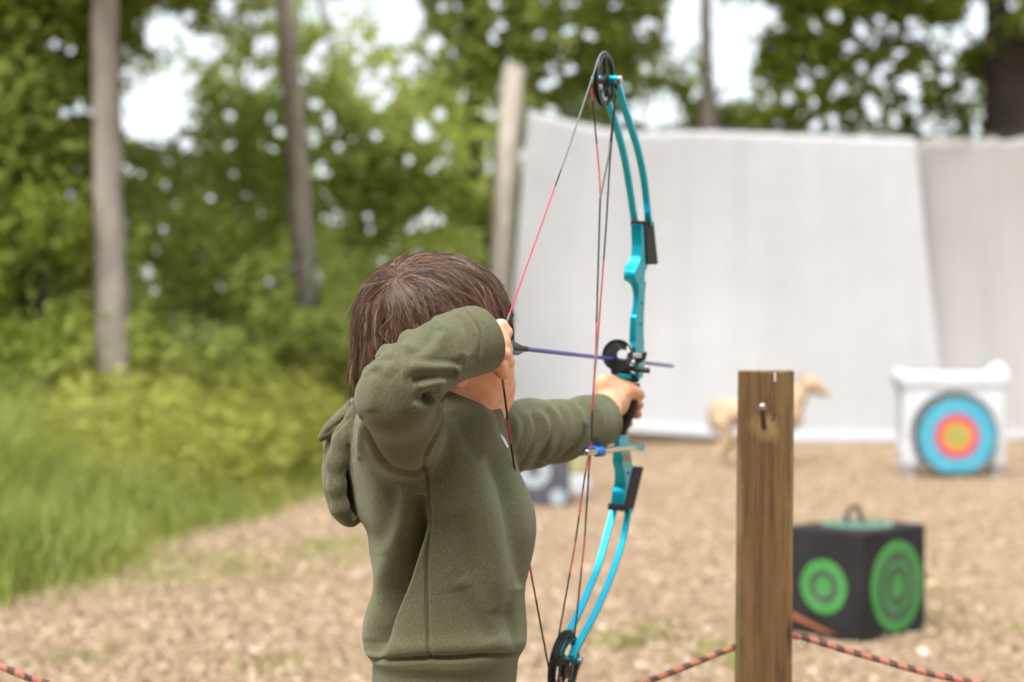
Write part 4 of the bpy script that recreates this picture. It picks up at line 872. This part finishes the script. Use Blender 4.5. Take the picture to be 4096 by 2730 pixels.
def hoodie_f(p):
    f = torso(p)
    # upper arm and forearm of the drawing arm
    s = chain(p, [P(1640,1760,1.72), P(1600,1700,1.66), P(1580,1600,1.595), P(1640,1520,1.59), P(1760,1420,1.625), P(1870,1372,1.66), P(1935,1352,1.68)], [.052,.047,.038,.035,.034,.037,.038], .02)
    s = smin(s, cone(p, P(1570,1740,1.69), P(1640,1810,1.70), .036, .030), .03)
    s = smin(s, ell(p, P(1560,1580,1.585), (.030, .03, .034)), .02)
    # rolls of bunched cloth that step the outline above the elbow
    for a_, b_, r_ in ((P(1552,1428,1.612), P(1640,1420,1.575), .0145), (P(1497,1498,1.600), P(1570,1490,1.560), .0135), (P(1762,1322,1.655), P(1815,1350,1.628), .0150), (P(1640,1368,1.635), P(1715,1380,1.60), .0140)):
        s = smin(s, cone(p, a_, b_, r_, r_*.8), .006)
    s = smin(s, cone(p, P(1935,1350,1.68), P(2050,1330,1.705), .0385, .038), .01); cut = (p-CUFF_R)@nR
    s = -smin(-s, -cut, .003)
    s = -smin(-s, cone(p, CUFF_R-nR*.012, CUFF_R+nR*.03, .030, .031)*1.0, .002)
    f = smin(f, s, .010)
    s = chain(p, [P(1880,1780,1.87), P(1990,1765,1.91), P(2110,1735,1.955), P(2230,1725,2.00), P(2340,1700,2.05), P(2425,1672,2.09), P(2520,1650,2.13)], [.055,.047,.044,.041,.038,.034,.034], .02)
    cut = (p-CUFF_L)@nL; s = -smin(-s, -cut, .003); s = -smin(-s, cone(p, CUFF_L-nL*.03, CUFF_L+nL*.03, .026, .027), .002)
    f = smin(f, s, .016)
    # shoulder yoke and raised collar round the neck
    f = smin(f, chain(p, [P(1500,1660,1.80), P(1620,1625,1.80), P(1750,1668,1.76), P(1880,1690,1.76)], [.030,.034,.032,.024], .02), .03)
    f = smin(f, chain(p, [P(1960,1665,1.80), P(1930,1650,1.86), P(1840,1640,1.90)], [.018,.02,.03], .02), .02)
    nk = cone(p, P(1850,1500,1.815), P(1800,1700,1.815), .056, .046); f = -smin(-f, nk, .006)
    # hood hanging down the back
    hd = chain(p, [P(1440,1660,1.80), P(1395,1720,1.80), P(1372,1830,1.80), P(1366,1940,1.80), P(1385,2030,1.80), P(1402,2068,1.80)], [.022,.022,.021,.019,.016,.012], .02)
    hd = smin(hd, chain(p, [P(1440,1660,1.86), P(1380,1760,1.87), P(1366,1900,1.87), P(1385,2020,1.86)], [.024,.024,.022,.018], .02), .03)
    hd = smin(hd, chain(p, [P(1430,1655,1.76), P(1378,1750,1.755), P(1347,1850,1.755), P(1347,1950,1.755), P(1366,2030,1.76), P(1396,2078,1.77)], [.013,.0120,.0108,.0105,.0105,.009], .012), .006)
    f = smin(f, hd, .005)
    for k in (0, .022, .044): f = -smin(-f, chain(p, [P(1394,1790,1.742+k), P(1390,1880,1.742+k), P(1398,1970,1.742+k), P(1413,2058,1.742+k)], [.002,.0075,.0088,.006], .003), .003)
    fl = chain(p, [P(1435,1640,1.79), P(1385,1668,1.78), P(1330,1712,1.78), P(1285,1752,1.78)], [.010,.009,.008,.0045], .008)
    fl = smin(fl, chain(p, [P(1420,1660,1.80), P(1350,1735,1.80), P(1312,1768,1.80)], [.010,.009,.004], .008), .014)
    fl = smin(fl, chain(p, [P(1400,1700,1.81), P(1345,1760,1.81), P(1325,1780,1.81)], [.010,.008,.004], .008), .014)
    f = smin(f, fl, .005)
    return f
me = sdf_mesh(hoodie_f, (-.43, 1.44, .53), (.22, 2.20, 1.10), .0019, 'hoodie')
V = verts_of(me).astype(float); NR = normals_of(me).astype(float); print('hoodie verts', len(V))
U = V[:, 0]/V[:, 1]*F_PX+2048; VV = HZ-(V[:, 2]-CAM_H)/V[:, 1]*F_PX
face = np.clip(-(NR*(V-CAMP)/np.linalg.norm(V-CAMP, axis=1, keepdims=True)).sum(1), 0, 1)
def dist_poly(pts):
    best = np.full(len(U), 1e9); tb = np.zeros(len(U)); sgn = np.zeros(len(U)); n_ = len(pts)-1
    for i in range(n_):
        (x0, y0), (x1, y1) = pts[i], pts[i+1]; dx, dy = x1-x0, y1-y0; L2 = dx*dx+dy*dy+1e-9
        t = np.clip(((U-x0)*dx+(VV-y0)*dy)/L2, 0, 1); ex, ey = U-x0-t*dx, VV-y0-t*dy; d_ = np.hypot(ex, ey); m_ = d_ < best
        best = np.where(m_, d_, best); tb = np.where(m_, (i+t)/n_, tb); sgn = np.where(m_, np.sign(dx*ey-dy*ex), sgn)
    return best, tb, sgn
disp = np.zeros(len(V))
def stroke(pts, w, h, dmin=0, dmax=9, taper=True, step=0, off=(0, 0), sc_=1.0):
    """raise (h > 0) or sink (h < 0, mm) the cloth along a line; step adds a one-sided shelf"""
    global disp
    P_ = [(off[0]+x/sc_, off[1]+y/sc_) for x, y in pts]
    if len(P_) > 2:   # smooth the line
        q = catmull([Vector((x, y, 0)) for x, y in P_], 4); P_ = [(a.x, a.y) for a in q]
    d_, t, s = dist_poly(P_); a = np.exp(-(d_/w)**2); e = np.sqrt(np.clip(1-(2*t-1)**4, 0, 1)) if taper else 1
    m_ = (V[:, 1] >= dmin) & (V[:, 1] <= dmax); k = face**.5
    disp += np.where(m_, a*e*k*h*.001, 0)
    if step: disp += np.where(m_, np.exp(-(d_/(w*2.5))**2)*e*k*step*.001*np.tanh(s*d_/(w*.4)), 0)
S2 = dict(off=(1200, 1600), sc_=1.387)      # zoomed crop of the torso
S1 = dict(off=(1200, 950), sc_=2.24)        # zoomed crop of the head and sleeve
S3 = dict(off=(1900, 1500), sc_=2.613)      # zoomed crop of the far sleeve
ST = 1.655
# torso: hanging folds and the deep pleat on the left
stroke([(590,470),(575,600),(540,740),(490,880),(440,1000),(385,1140),(358,1260),(352,1340)], 38, 10, **S2)
stroke([(668,520),(650,700),(600,860),(560,980),(510,1100),(455,1240),(415,1360),(392,1420)], 34, -34, **S2)
stroke([(690,660),(640,780),(590,920),(540,1060),(490,1180),(440,1290),(415,1370)], 20, -12, **S2)
stroke([(700,740),(655,860),(610,980),(560,1100),(510,1210),(460,1310),(430,1380)], 22, 8, **S2)
stroke([(520,470),(530,600),(505,720),(470,820)], 40, -5, **S2)
stroke([(450,430),(430,600),(440,720),(470,860)], 45, 5, **S2)
stroke([(800,430),(830,650),(850,850),(900,1050)], 60, 4, **S2)
stroke([(930,350),(1000,560),(1050,760),(1080,960),(1100,1180)], 48, 8, **S2)
stroke([(1060,280),(1140,470),(1190,680),(1215,860),(1235,1040)], 38, -18, **S2)
stroke([(1180,560),(1200,760),(1205,960),(1195,1180),(1205,1380)], 22, 4, **S2)
stroke([(860,640),(930,840),(960,1000),(1000,1180),(1060,1330)], 50, -8, **S2)
stroke([(900,980),(990,1110),(1080,1290),(1110,1390)], 34, 5, **S2)
stroke([(1130,1130),(1180,1260),(1185,1390)], 22, -5, **S2)
stroke([(820,100),(850,300),(840,500)], 40, 3, **S2); stroke([(860,60),(930,200),(1010,330)], 36, -5, **S2)
# bagging above the hem and the hem seam
stroke([(350,1370),(420,1395),(560,1385),(720,1375),(900,1365),(1100,1360),(1240,1360)], 34, 5, taper=False, **S2)
stroke([(372,1436),(412,1446),(560,1440),(722,1432),(880,1430),(1000,1416),(1100,1418),(1240,1412)], 10, -11, taper=False, **S2)
for x in range(360, 1250, 1):
    pass
# side seam and armhole seam
stroke([(698,385),(715,520),(722,700),(706,850),(702,1000),(706,1180),(714,1330),(722,1428)], 6, -7, taper=False, **S2)
stroke([(698,385),(715,520),(722,700),(706,850),(702,1000),(706,1180),(714,1330),(722,1428)], 16, 1.2, taper=False, **S2)
stroke([(338,110),(365,190),(405,270),(450,330),(505,378),(570,402),(640,408),(695,388)], 8, -8, taper=False, step=2.2, **S2)
stroke([(695,388),(690,330),(720,250),(765,170),(790,100),(795,20)], 7, -5, **S2)
stroke([(700,330),(740,240),(775,180)], 9, 3, **S2); stroke([(745,330),(780,250),(800,150)], 12, 2.5, **S2)
# back panel, hood edge and folds
stroke([(240,130),(262,300),(290,480),(320,620)], 9, 2.5, **S2)
stroke([(340,110),(330,230),(335,330)], 14, 7, **S2); stroke([(300,140),(300,250),(300,340)], 16, -3, **S2)
stroke([(1300,1740),(1340,1705),(1385,1670)], 7, -2.5)
stroke([(1318,1760),(1355,1712),(1400,1668)], 6, -3)
# drawing sleeve
sl = dict(dmax=1.72)
stroke([(720,985),(800,930),(900,880)], 16, 0, **S1)
stroke([(575,1240),(600,1195),(660,1170),(740,1150)], 13, 4, **S1, **sl); stroke([(590,1180),(640,1205),(700,1215)], 12, -2, **S1, **sl)
stroke([(640,1140),(660,1090),(740,1060),(830,1055)], 16, 4, **S1, **sl); stroke([(712,1050),(760,1090),(830,1110)], 13, -2.5, **S1, **sl)
stroke([(725,1010),(780,960),(880,950),(980,960)], 16, 4, **S1, **sl)
stroke([(1182,778),(1215,790),(1260,830),(1290,880)], 12, -3.5, **S1, **sl); stroke([(1190,745),(1250,700),(1330,690)], 13, 4, **S1, **sl)
stroke([(1210,800),(1180,900),(1080,1010),(960,1080)], 24, -4, **S1, **sl); stroke([(1290,780),(1270,900),(1180,1020),(1050,1100),(900,1170)], 28, 5, **S1, **sl)
stroke([(1400,700),(1460,780),(1500,900),(1490,1040)], 26, -4, **S1, **sl); stroke([(1340,700),(1420,800),(1450,920),(1430,1040),(1380,1130)], 24, 4, **S1, **sl)
stroke([(1480,650),(1570,760),(1615,880),(1612,1000),(1580,1100)], 5, -2.5, taper=False, **S1, **sl); stroke([(1500,650),(1592,760),(1637,880),(1634,1000),(1602,1100)], 6, 2, taper=False, **S1, **sl)
stroke([(1480,700),(1540,800),(1570,920),(1540,1060)], 12, 2.5, **S1, **sl)
stroke([(900,1230),(1030,1180),(1180,1160),(1320,1170),(1440,1200)], 24, 5, **S1, **sl)
stroke([(1000,1290),(1100,1260),(1220,1245),(1330,1225),(1390,1210)], 17, -8, **S1, **sl); stroke([(1060,1350),(1140,1320),(1230,1300),(1300,1300)], 18, 5, **S1, **sl)
stroke([(960,1120),(1080,1110),(1240,1120),(1380,1120),(1470,1130)], 18, -4, **S1, **sl)
stroke([(1010,1450),(1080,1430),(1160,1400),(1250,1370)], 15, -5, **S1, **sl); stroke([(1000,1490),(1060,1530),(1140,1540),(1200,1520)], 12, 4, **S1, **sl)
stroke([(1135,1505),(1160,1465),(1195,1445)], 18, -20, **S1, **sl); stroke([(1180,1450),(1230,1442),(1285,1425)], 9, -6, **S1, **sl)
stroke([(1270,1430),(1270,1480),(1265,1560)], 10, -5, **S1)
stroke([(700,1250),(650,1400),(640,1560)], 30, 3, **S1, **sl); stroke([(850,1250),(980,1420),(1010,1560)], 40, 3, **S1, **sl)
# far sleeve: stacked rings of folds
fs_ = dict(dmin=1.80, **S3)
R1 = [([(190,390),(280,450),(350,560),(370,680),(360,760)], 14, -4),([(330,400),(420,480),(430,620),(400,760),(380,800)], 16, 4),([(440,400),(520,500),(520,640),(470,760),(420,860)], 13, -5),([(520,380),(570,480),(590,600),(560,720),(480,860),(430,930)], 13, 4.5),
      ([(590,420),(640,520),(645,640),(590,780),(500,900),(450,960)], 11, -5),([(620,380),(720,470),(755,600),(730,700),(650,820),(540,930),(470,980)], 12, 5),([(700,330),(790,420),(820,560),(800,680),(700,840),(600,950)], 12, -5),
      ([(740,320),(840,400),(890,540),(880,660),(790,820),(650,970)], 12, 5),([(830,320),(910,420),(930,560),(900,700),(820,830),(720,930)], 13, -4.5),([(900,310),(960,420),(985,560),(970,680),(880,830),(780,930)], 13, 4.5),
      ([(1000,270),(1050,330),(1120,420),(1150,520)], 14, 4),([(1080,285),(1150,350),(1190,450),(1200,580),(1150,700),(1080,780)], 15, -8),([(1210,280),(1290,380),(1330,500),(1310,620),(1260,680)], 15, 3.5),([(1180,520),(1160,620),(1100,720),(950,850)], 16, -4),
      ([(560,960),(700,925),(850,870),(1000,800),(1100,760)], 9, -4.5),([(480,1000),(640,970),(800,920),(950,860),(1060,810)], 9, 3)]
for pts_, w_, h_ in R1: stroke(pts_, w_, h_, **fs_)
# soft unevenness everywhere
disp += .0012*np.sin(V[:, 0]*37+V[:, 2]*29)*np.sin(V[:, 1]*41-V[:, 2]*33)
V2 = V+NR*disp[:, None]; me.vertices.foreach_set('co', V2.astype(np.float32).ravel()); me.update()
bm = bmesh.new(); bm.from_mesh(me); bmesh.ops.smooth_vert(bm, verts=bm.verts, factor=.3, use_axis_x=True, use_axis_y=True, use_axis_z=True); bm.to_mesh(me); bm.free()
m, n, b = mat('olive_fleece', rough=.95); f = noise(n, 600, 3, .7); g_ = noise(n, 420, 4, .75); h_ = noise(n, 12, 3)
c = ramp(n, g_, [(.3, (.068,.066,.032)), (.5, (.117,.113,.057)), (.7, (.19,.185,.105))])
c = mix(n, .25, c, ramp(n, h_, [(.3, (.095,.095,.055)), (.7, (.135,.14,.09))]))
pl = noise(n, 330, 2, .5); c = mix(n, ramp(n, pl, [(.70, (0,0,0)), (.76, (.55,.55,.55))]), c, (.27,.27,.20))
n.links.new(c, b.inputs['Base Color']); b.inputs['Sheen Weight'].default_value = .4; b.inputs['Sheen Roughness'].default_value = .5; b.inputs['Sheen Tint'].default_value = (.72,.78,.58,1); b.inputs['Specular IOR Level'].default_value = .15
bump(n, b, f, .8, .0014); M['fleece'] = m
hoodie = link('hoodie', me, m, body)

# teal shirt collar peeping out and the white chest print
mb = MB(); m, n, b = mat('teal_shirt', (.16,.32,.28), .9)
mb.tube([P(1392,1640,1.80), P(1410,1622,1.80), P(1432,1612,1.80), P(1460,1610,1.80)], [.004,.007,.008,.006], n=10); mb.build('shirt', m, body)
# white print on the chest, seen edge on
m, n, b = mat('white_print', (.75,.76,.78), .7)
def on_torso(u, v, k):
    z = P(u, v, 1.74)[2]; o = np.argsort(TRz); r_ = np.interp(z, TRz[o], TRr[o]); l = np.interp(z, TRz[o], TRl[o]); b_ = np.interp(z, TRz[o], TR[o, 3]); a = (r_-l)/2; cx = (l+r_)/2
    return (cx+a*math.cos(k)**(2/2.25)+.0008, 1.81-b_*math.copysign(abs(math.sin(k))**(2/2.25), k), z)
vs = [on_torso(0, v, k) for v in np.linspace(1742, 1800, 7) for k in np.linspace(-.25, .22, 6)]
mb = MB(); mb.add(vs, [(i*6+j, i*6+j+1, (i+1)*6+j+1, (i+1)*6+j) for i in range(6) for j in range(5)]); mb.build('chest_print', m, hoodie)
# trousers and shoes, below the frame
def tro(p):
    f = cone(p, P(1785,2800,1.81), (bx_, by_, .50), .075, .09)
    for hx, kn, an, toe in LEGS: f = smin(f, chain(p, [hx, kn, an], [.070, .062, .05], .02), .03)
    return np.maximum(f, .05-p[:, 2])
m, n, b = mat('dark_denim', (.03,.04,.07), .9); link('trousers', sdf_mesh(tro, (-.36, 1.5, .0), (.2, 2.2, .72), .006, 'trousers'), m, body)
m, n, b = mat('shoe', (.10,.10,.11), .7)
for hx, kn, an, toe in LEGS:
    g_ = lambda p: np.maximum(smin(cone(p, an-np.array([.02,0,.01]), toe, .045, .038), cone(p, an, an+np.array([0,0,.03]), .045, .045), .02), .004-p[:, 2])
    link('shoe', sdf_mesh(g_, an-np.array([.12,.12,.08]), toe+np.array([.12,.12,.16]), .005, 'shoe'), m, body)

# hair -------------------------------------------------------------------
HR = np.array([.0985, .0965, .0985])*1.0; HCn = P(1732, 1334, 1.80)
def surf(p, off=0.0, ex=2.25):
    q = p-HCn; k = (np.abs(q/(HR+off))**ex).sum(-1)**(1/ex); return k
WH = P(1562, 1080, 1.72); WH = HCn+(WH-HCn)/surf(WH[None])[0]
def grad(p): q = p-HCn; g = q/HR**2; return g/np.linalg.norm(g, axis=-1, keepdims=True)
# cap below the strands
def cap(p):
    f = (surf(p)-1)*.095+.004
    q = p-HCn; fwd = q@hf; side = q@hr; lim = np.where(fwd > .045, .000, np.where(fwd > -.03, -.035, -.085))
    f = np.maximum(f, (lim-q[:, 2])*.8); return f
m, n, b = mat('hair', rough=.30); b.inputs['Specular IOR Level'].default_value = .6
c = ramp(n, attr(n, 'tint'), [(0, (.030,.014,.007)), (.35, (.105,.052,.029)), (.7, (.235,.13,.078)), (1, (.50,.33,.22))]); n.links.new(c, b.inputs['Base Color']); M['hair'] = m
NC = 1500
# clump roots over the hair-bearing part of the head
pts = []
while len(pts) < NC:
    d0 = rng.normal(size=3); d0 /= np.linalg.norm(d0); p = HCn+d0*.0985; p = HCn+(p-HCn)/surf(p[None])[0]; q = p-HCn
    fwd = q@hf
    zl = .035 if fwd > .05 else (-.01 if fwd > -.02 else -.06)
    if q[2] < zl: continue
    pts.append(p)
for k in range(260):     # extra strands rising from the whorl
    a = rng.random()*2*math.pi; r_ = abs(rng.normal())*.02; t1 = np.cross(grad(WH[None])[0], hu); t1 /= np.linalg.norm(t1); t2 = np.cross(grad(WH[None])[0], t1); p = WH+t1*r_*math.cos(a)+t2*r_*math.sin(a); p = HCn+(p-HCn)/surf(p[None])[0]; pts.append(p)
C0 = np.array(pts); NC = len(C0); STP = 22
lens = rng.uniform(.035, .115, NC); lift = rng.uniform(-.015, .05, NC); P_ = C0.copy(); path = [P_.copy()]; jit = rng.normal(size=(NC, 3))*.30
fwdc = (C0-HCn)@hf; zcut = None
for s in range(STP-1):
    g = grad(P_); away = P_-WH; away -= g*(away*g).sum(1, keepdims=True); da = np.linalg.norm(away, axis=1, keepdims=True)+1e-6
    away /= da; grv = np.array([0, 0, -1.])-g*(-g[:, 2:3]); gl = np.linalg.norm(grv, axis=1, keepdims=True); grv = grv/np.maximum(gl, .15)
    wgt = np.clip(1.25-da/.10, .12, 1); sweep = hf[None]*.25
    dr = away*wgt+grv*(1.15-wgt*.8)+sweep*wgt+jit; below = (P_[:, 2] < HCn[2]-.01)[:, None]
    dr = np.where(below, np.array([[.0, 0, -1.]])+jit*.5-(P_-HCn)*np.array([1.0, 1.0, 0])*(1.5+np.clip((HCn[2]-.035-P_[:, 2:3])*90, 0, 3.5)), dr); dr /= np.linalg.norm(dr, axis=1, keepdims=True)
    P_ = P_+dr*(lens/(STP-1))[:, None]; k = surf(P_); lim = 1.0+lift*(s/STP)**1.5
    # stay on the surface above the equator, hang free below it
    q = P_-HCn; tgt = np.where((k < lim) | (P_[:, 2] > HCn[2]-.012), 1, 0)[:, None]
    P_ = np.where(tgt > 0, HCn+q*(lim/k)[:, None], P_); 
    path.append(P_.copy())
path = np.stack(path, 1)                                       # NC, STP, 3
# trim by region: fringe, sides, nape
q = path-HCn; fw_ = q@hf; zmin = np.where(fw_ > .05, -.022, np.where(fw_ > -.045, -.032, -.086))+rng.normal(size=(NC, 1))*.009
SP = 13; n_s = NC*SP; ci = np.repeat(np.arange(NC), SP)
tt = np.linspace(0, 1, STP); off = rng.normal(size=(n_s, 3)); off *= (.0027*rng.random(n_s)**.5/np.linalg.norm(off, axis=1))[:, None]
gr0 = grad(path[ci, 0]); off -= gr0*(off*gr0).sum(1, keepdims=True)*.6
conv = (1-.72*tt)[None, :, None]; wav = rng.normal(size=(n_s, 3))*.0012
S = path[ci]+off[:, None]*conv*1.5+wav[:, None]*np.sin(tt*rng.uniform(1, 4))[None, :, None]+gr0[:, None]*(.0012*rng.random(n_s))[:, None, None]
# cut strands below their hem
zc = HCn[2]+zmin[ci]; z0 = S[:, :, 2]; okc = z0 >= zc; last = np.where(okc.all(1), STP-1, np.argmin(okc, 1)); dead = last < 4; last = np.maximum(last, 1)
rad = .00032*(1-.75*tt)[None]*rng.uniform(.7, 1.5, (n_s, 1)); idx = np.minimum(np.arange(STP)[None], last[:, None]); S = S[np.arange(n_s)[:, None], idx]
rad = np.where(np.arange(STP)[None] >= last[:, None], .00005, rad)*np.where(dead, .02, 1)[:, None]
# flyaways: a few hundred single hairs standing off the head
fly = rng.random(n_s) < .02; S[fly] += (gr0[fly]*.010+rng.normal(size=(fly.sum(), 3))*.006)[:, None]*(tt**1.5)[None, :, None]
T = np.gradient(S, axis=1); T /= np.linalg.norm(T, axis=2, keepdims=True)+1e-9; a1 = np.cross(T, rand_dirs(n_s)[:, None]); a1 /= np.linalg.norm(a1, axis=2, keepdims=True)+1e-9; a2 = np.cross(T, a1)
K = 3; ring = np.stack([S+(a1*math.cos(x)+a2*math.sin(x))*rad[..., None] for x in (0, 2.094, 4.189)], 2)    # n_s, STP, 3, 3
I = np.arange(n_s*STP*K).reshape(n_s, STP, K); fc_ = np.stack([I[:, :-1], np.roll(I, -1, 2)[:, :-1], np.roll(I, -1, 2)[:, 1:], I[:, 1:]], -1).reshape(-1, 4)
me = np_mesh('hair', ring.reshape(-1, 3), fc_)
tn = np.clip(rng.normal(.42, .24, NC)[ci]+rng.normal(size=n_s)*.16, 0, 1); set_attr(me, 'tint', np.repeat(tn, STP*K))
hair = link('hair', me, M['hair'], body)
cm = sdf_mesh(cap, HCn-.12, HCn+.12, .004, 'hair_base'); set_attr(cm, 'tint', np.full(len(cm.vertices), .05)); link('scalp_hair', cm, M['hair'], hair)
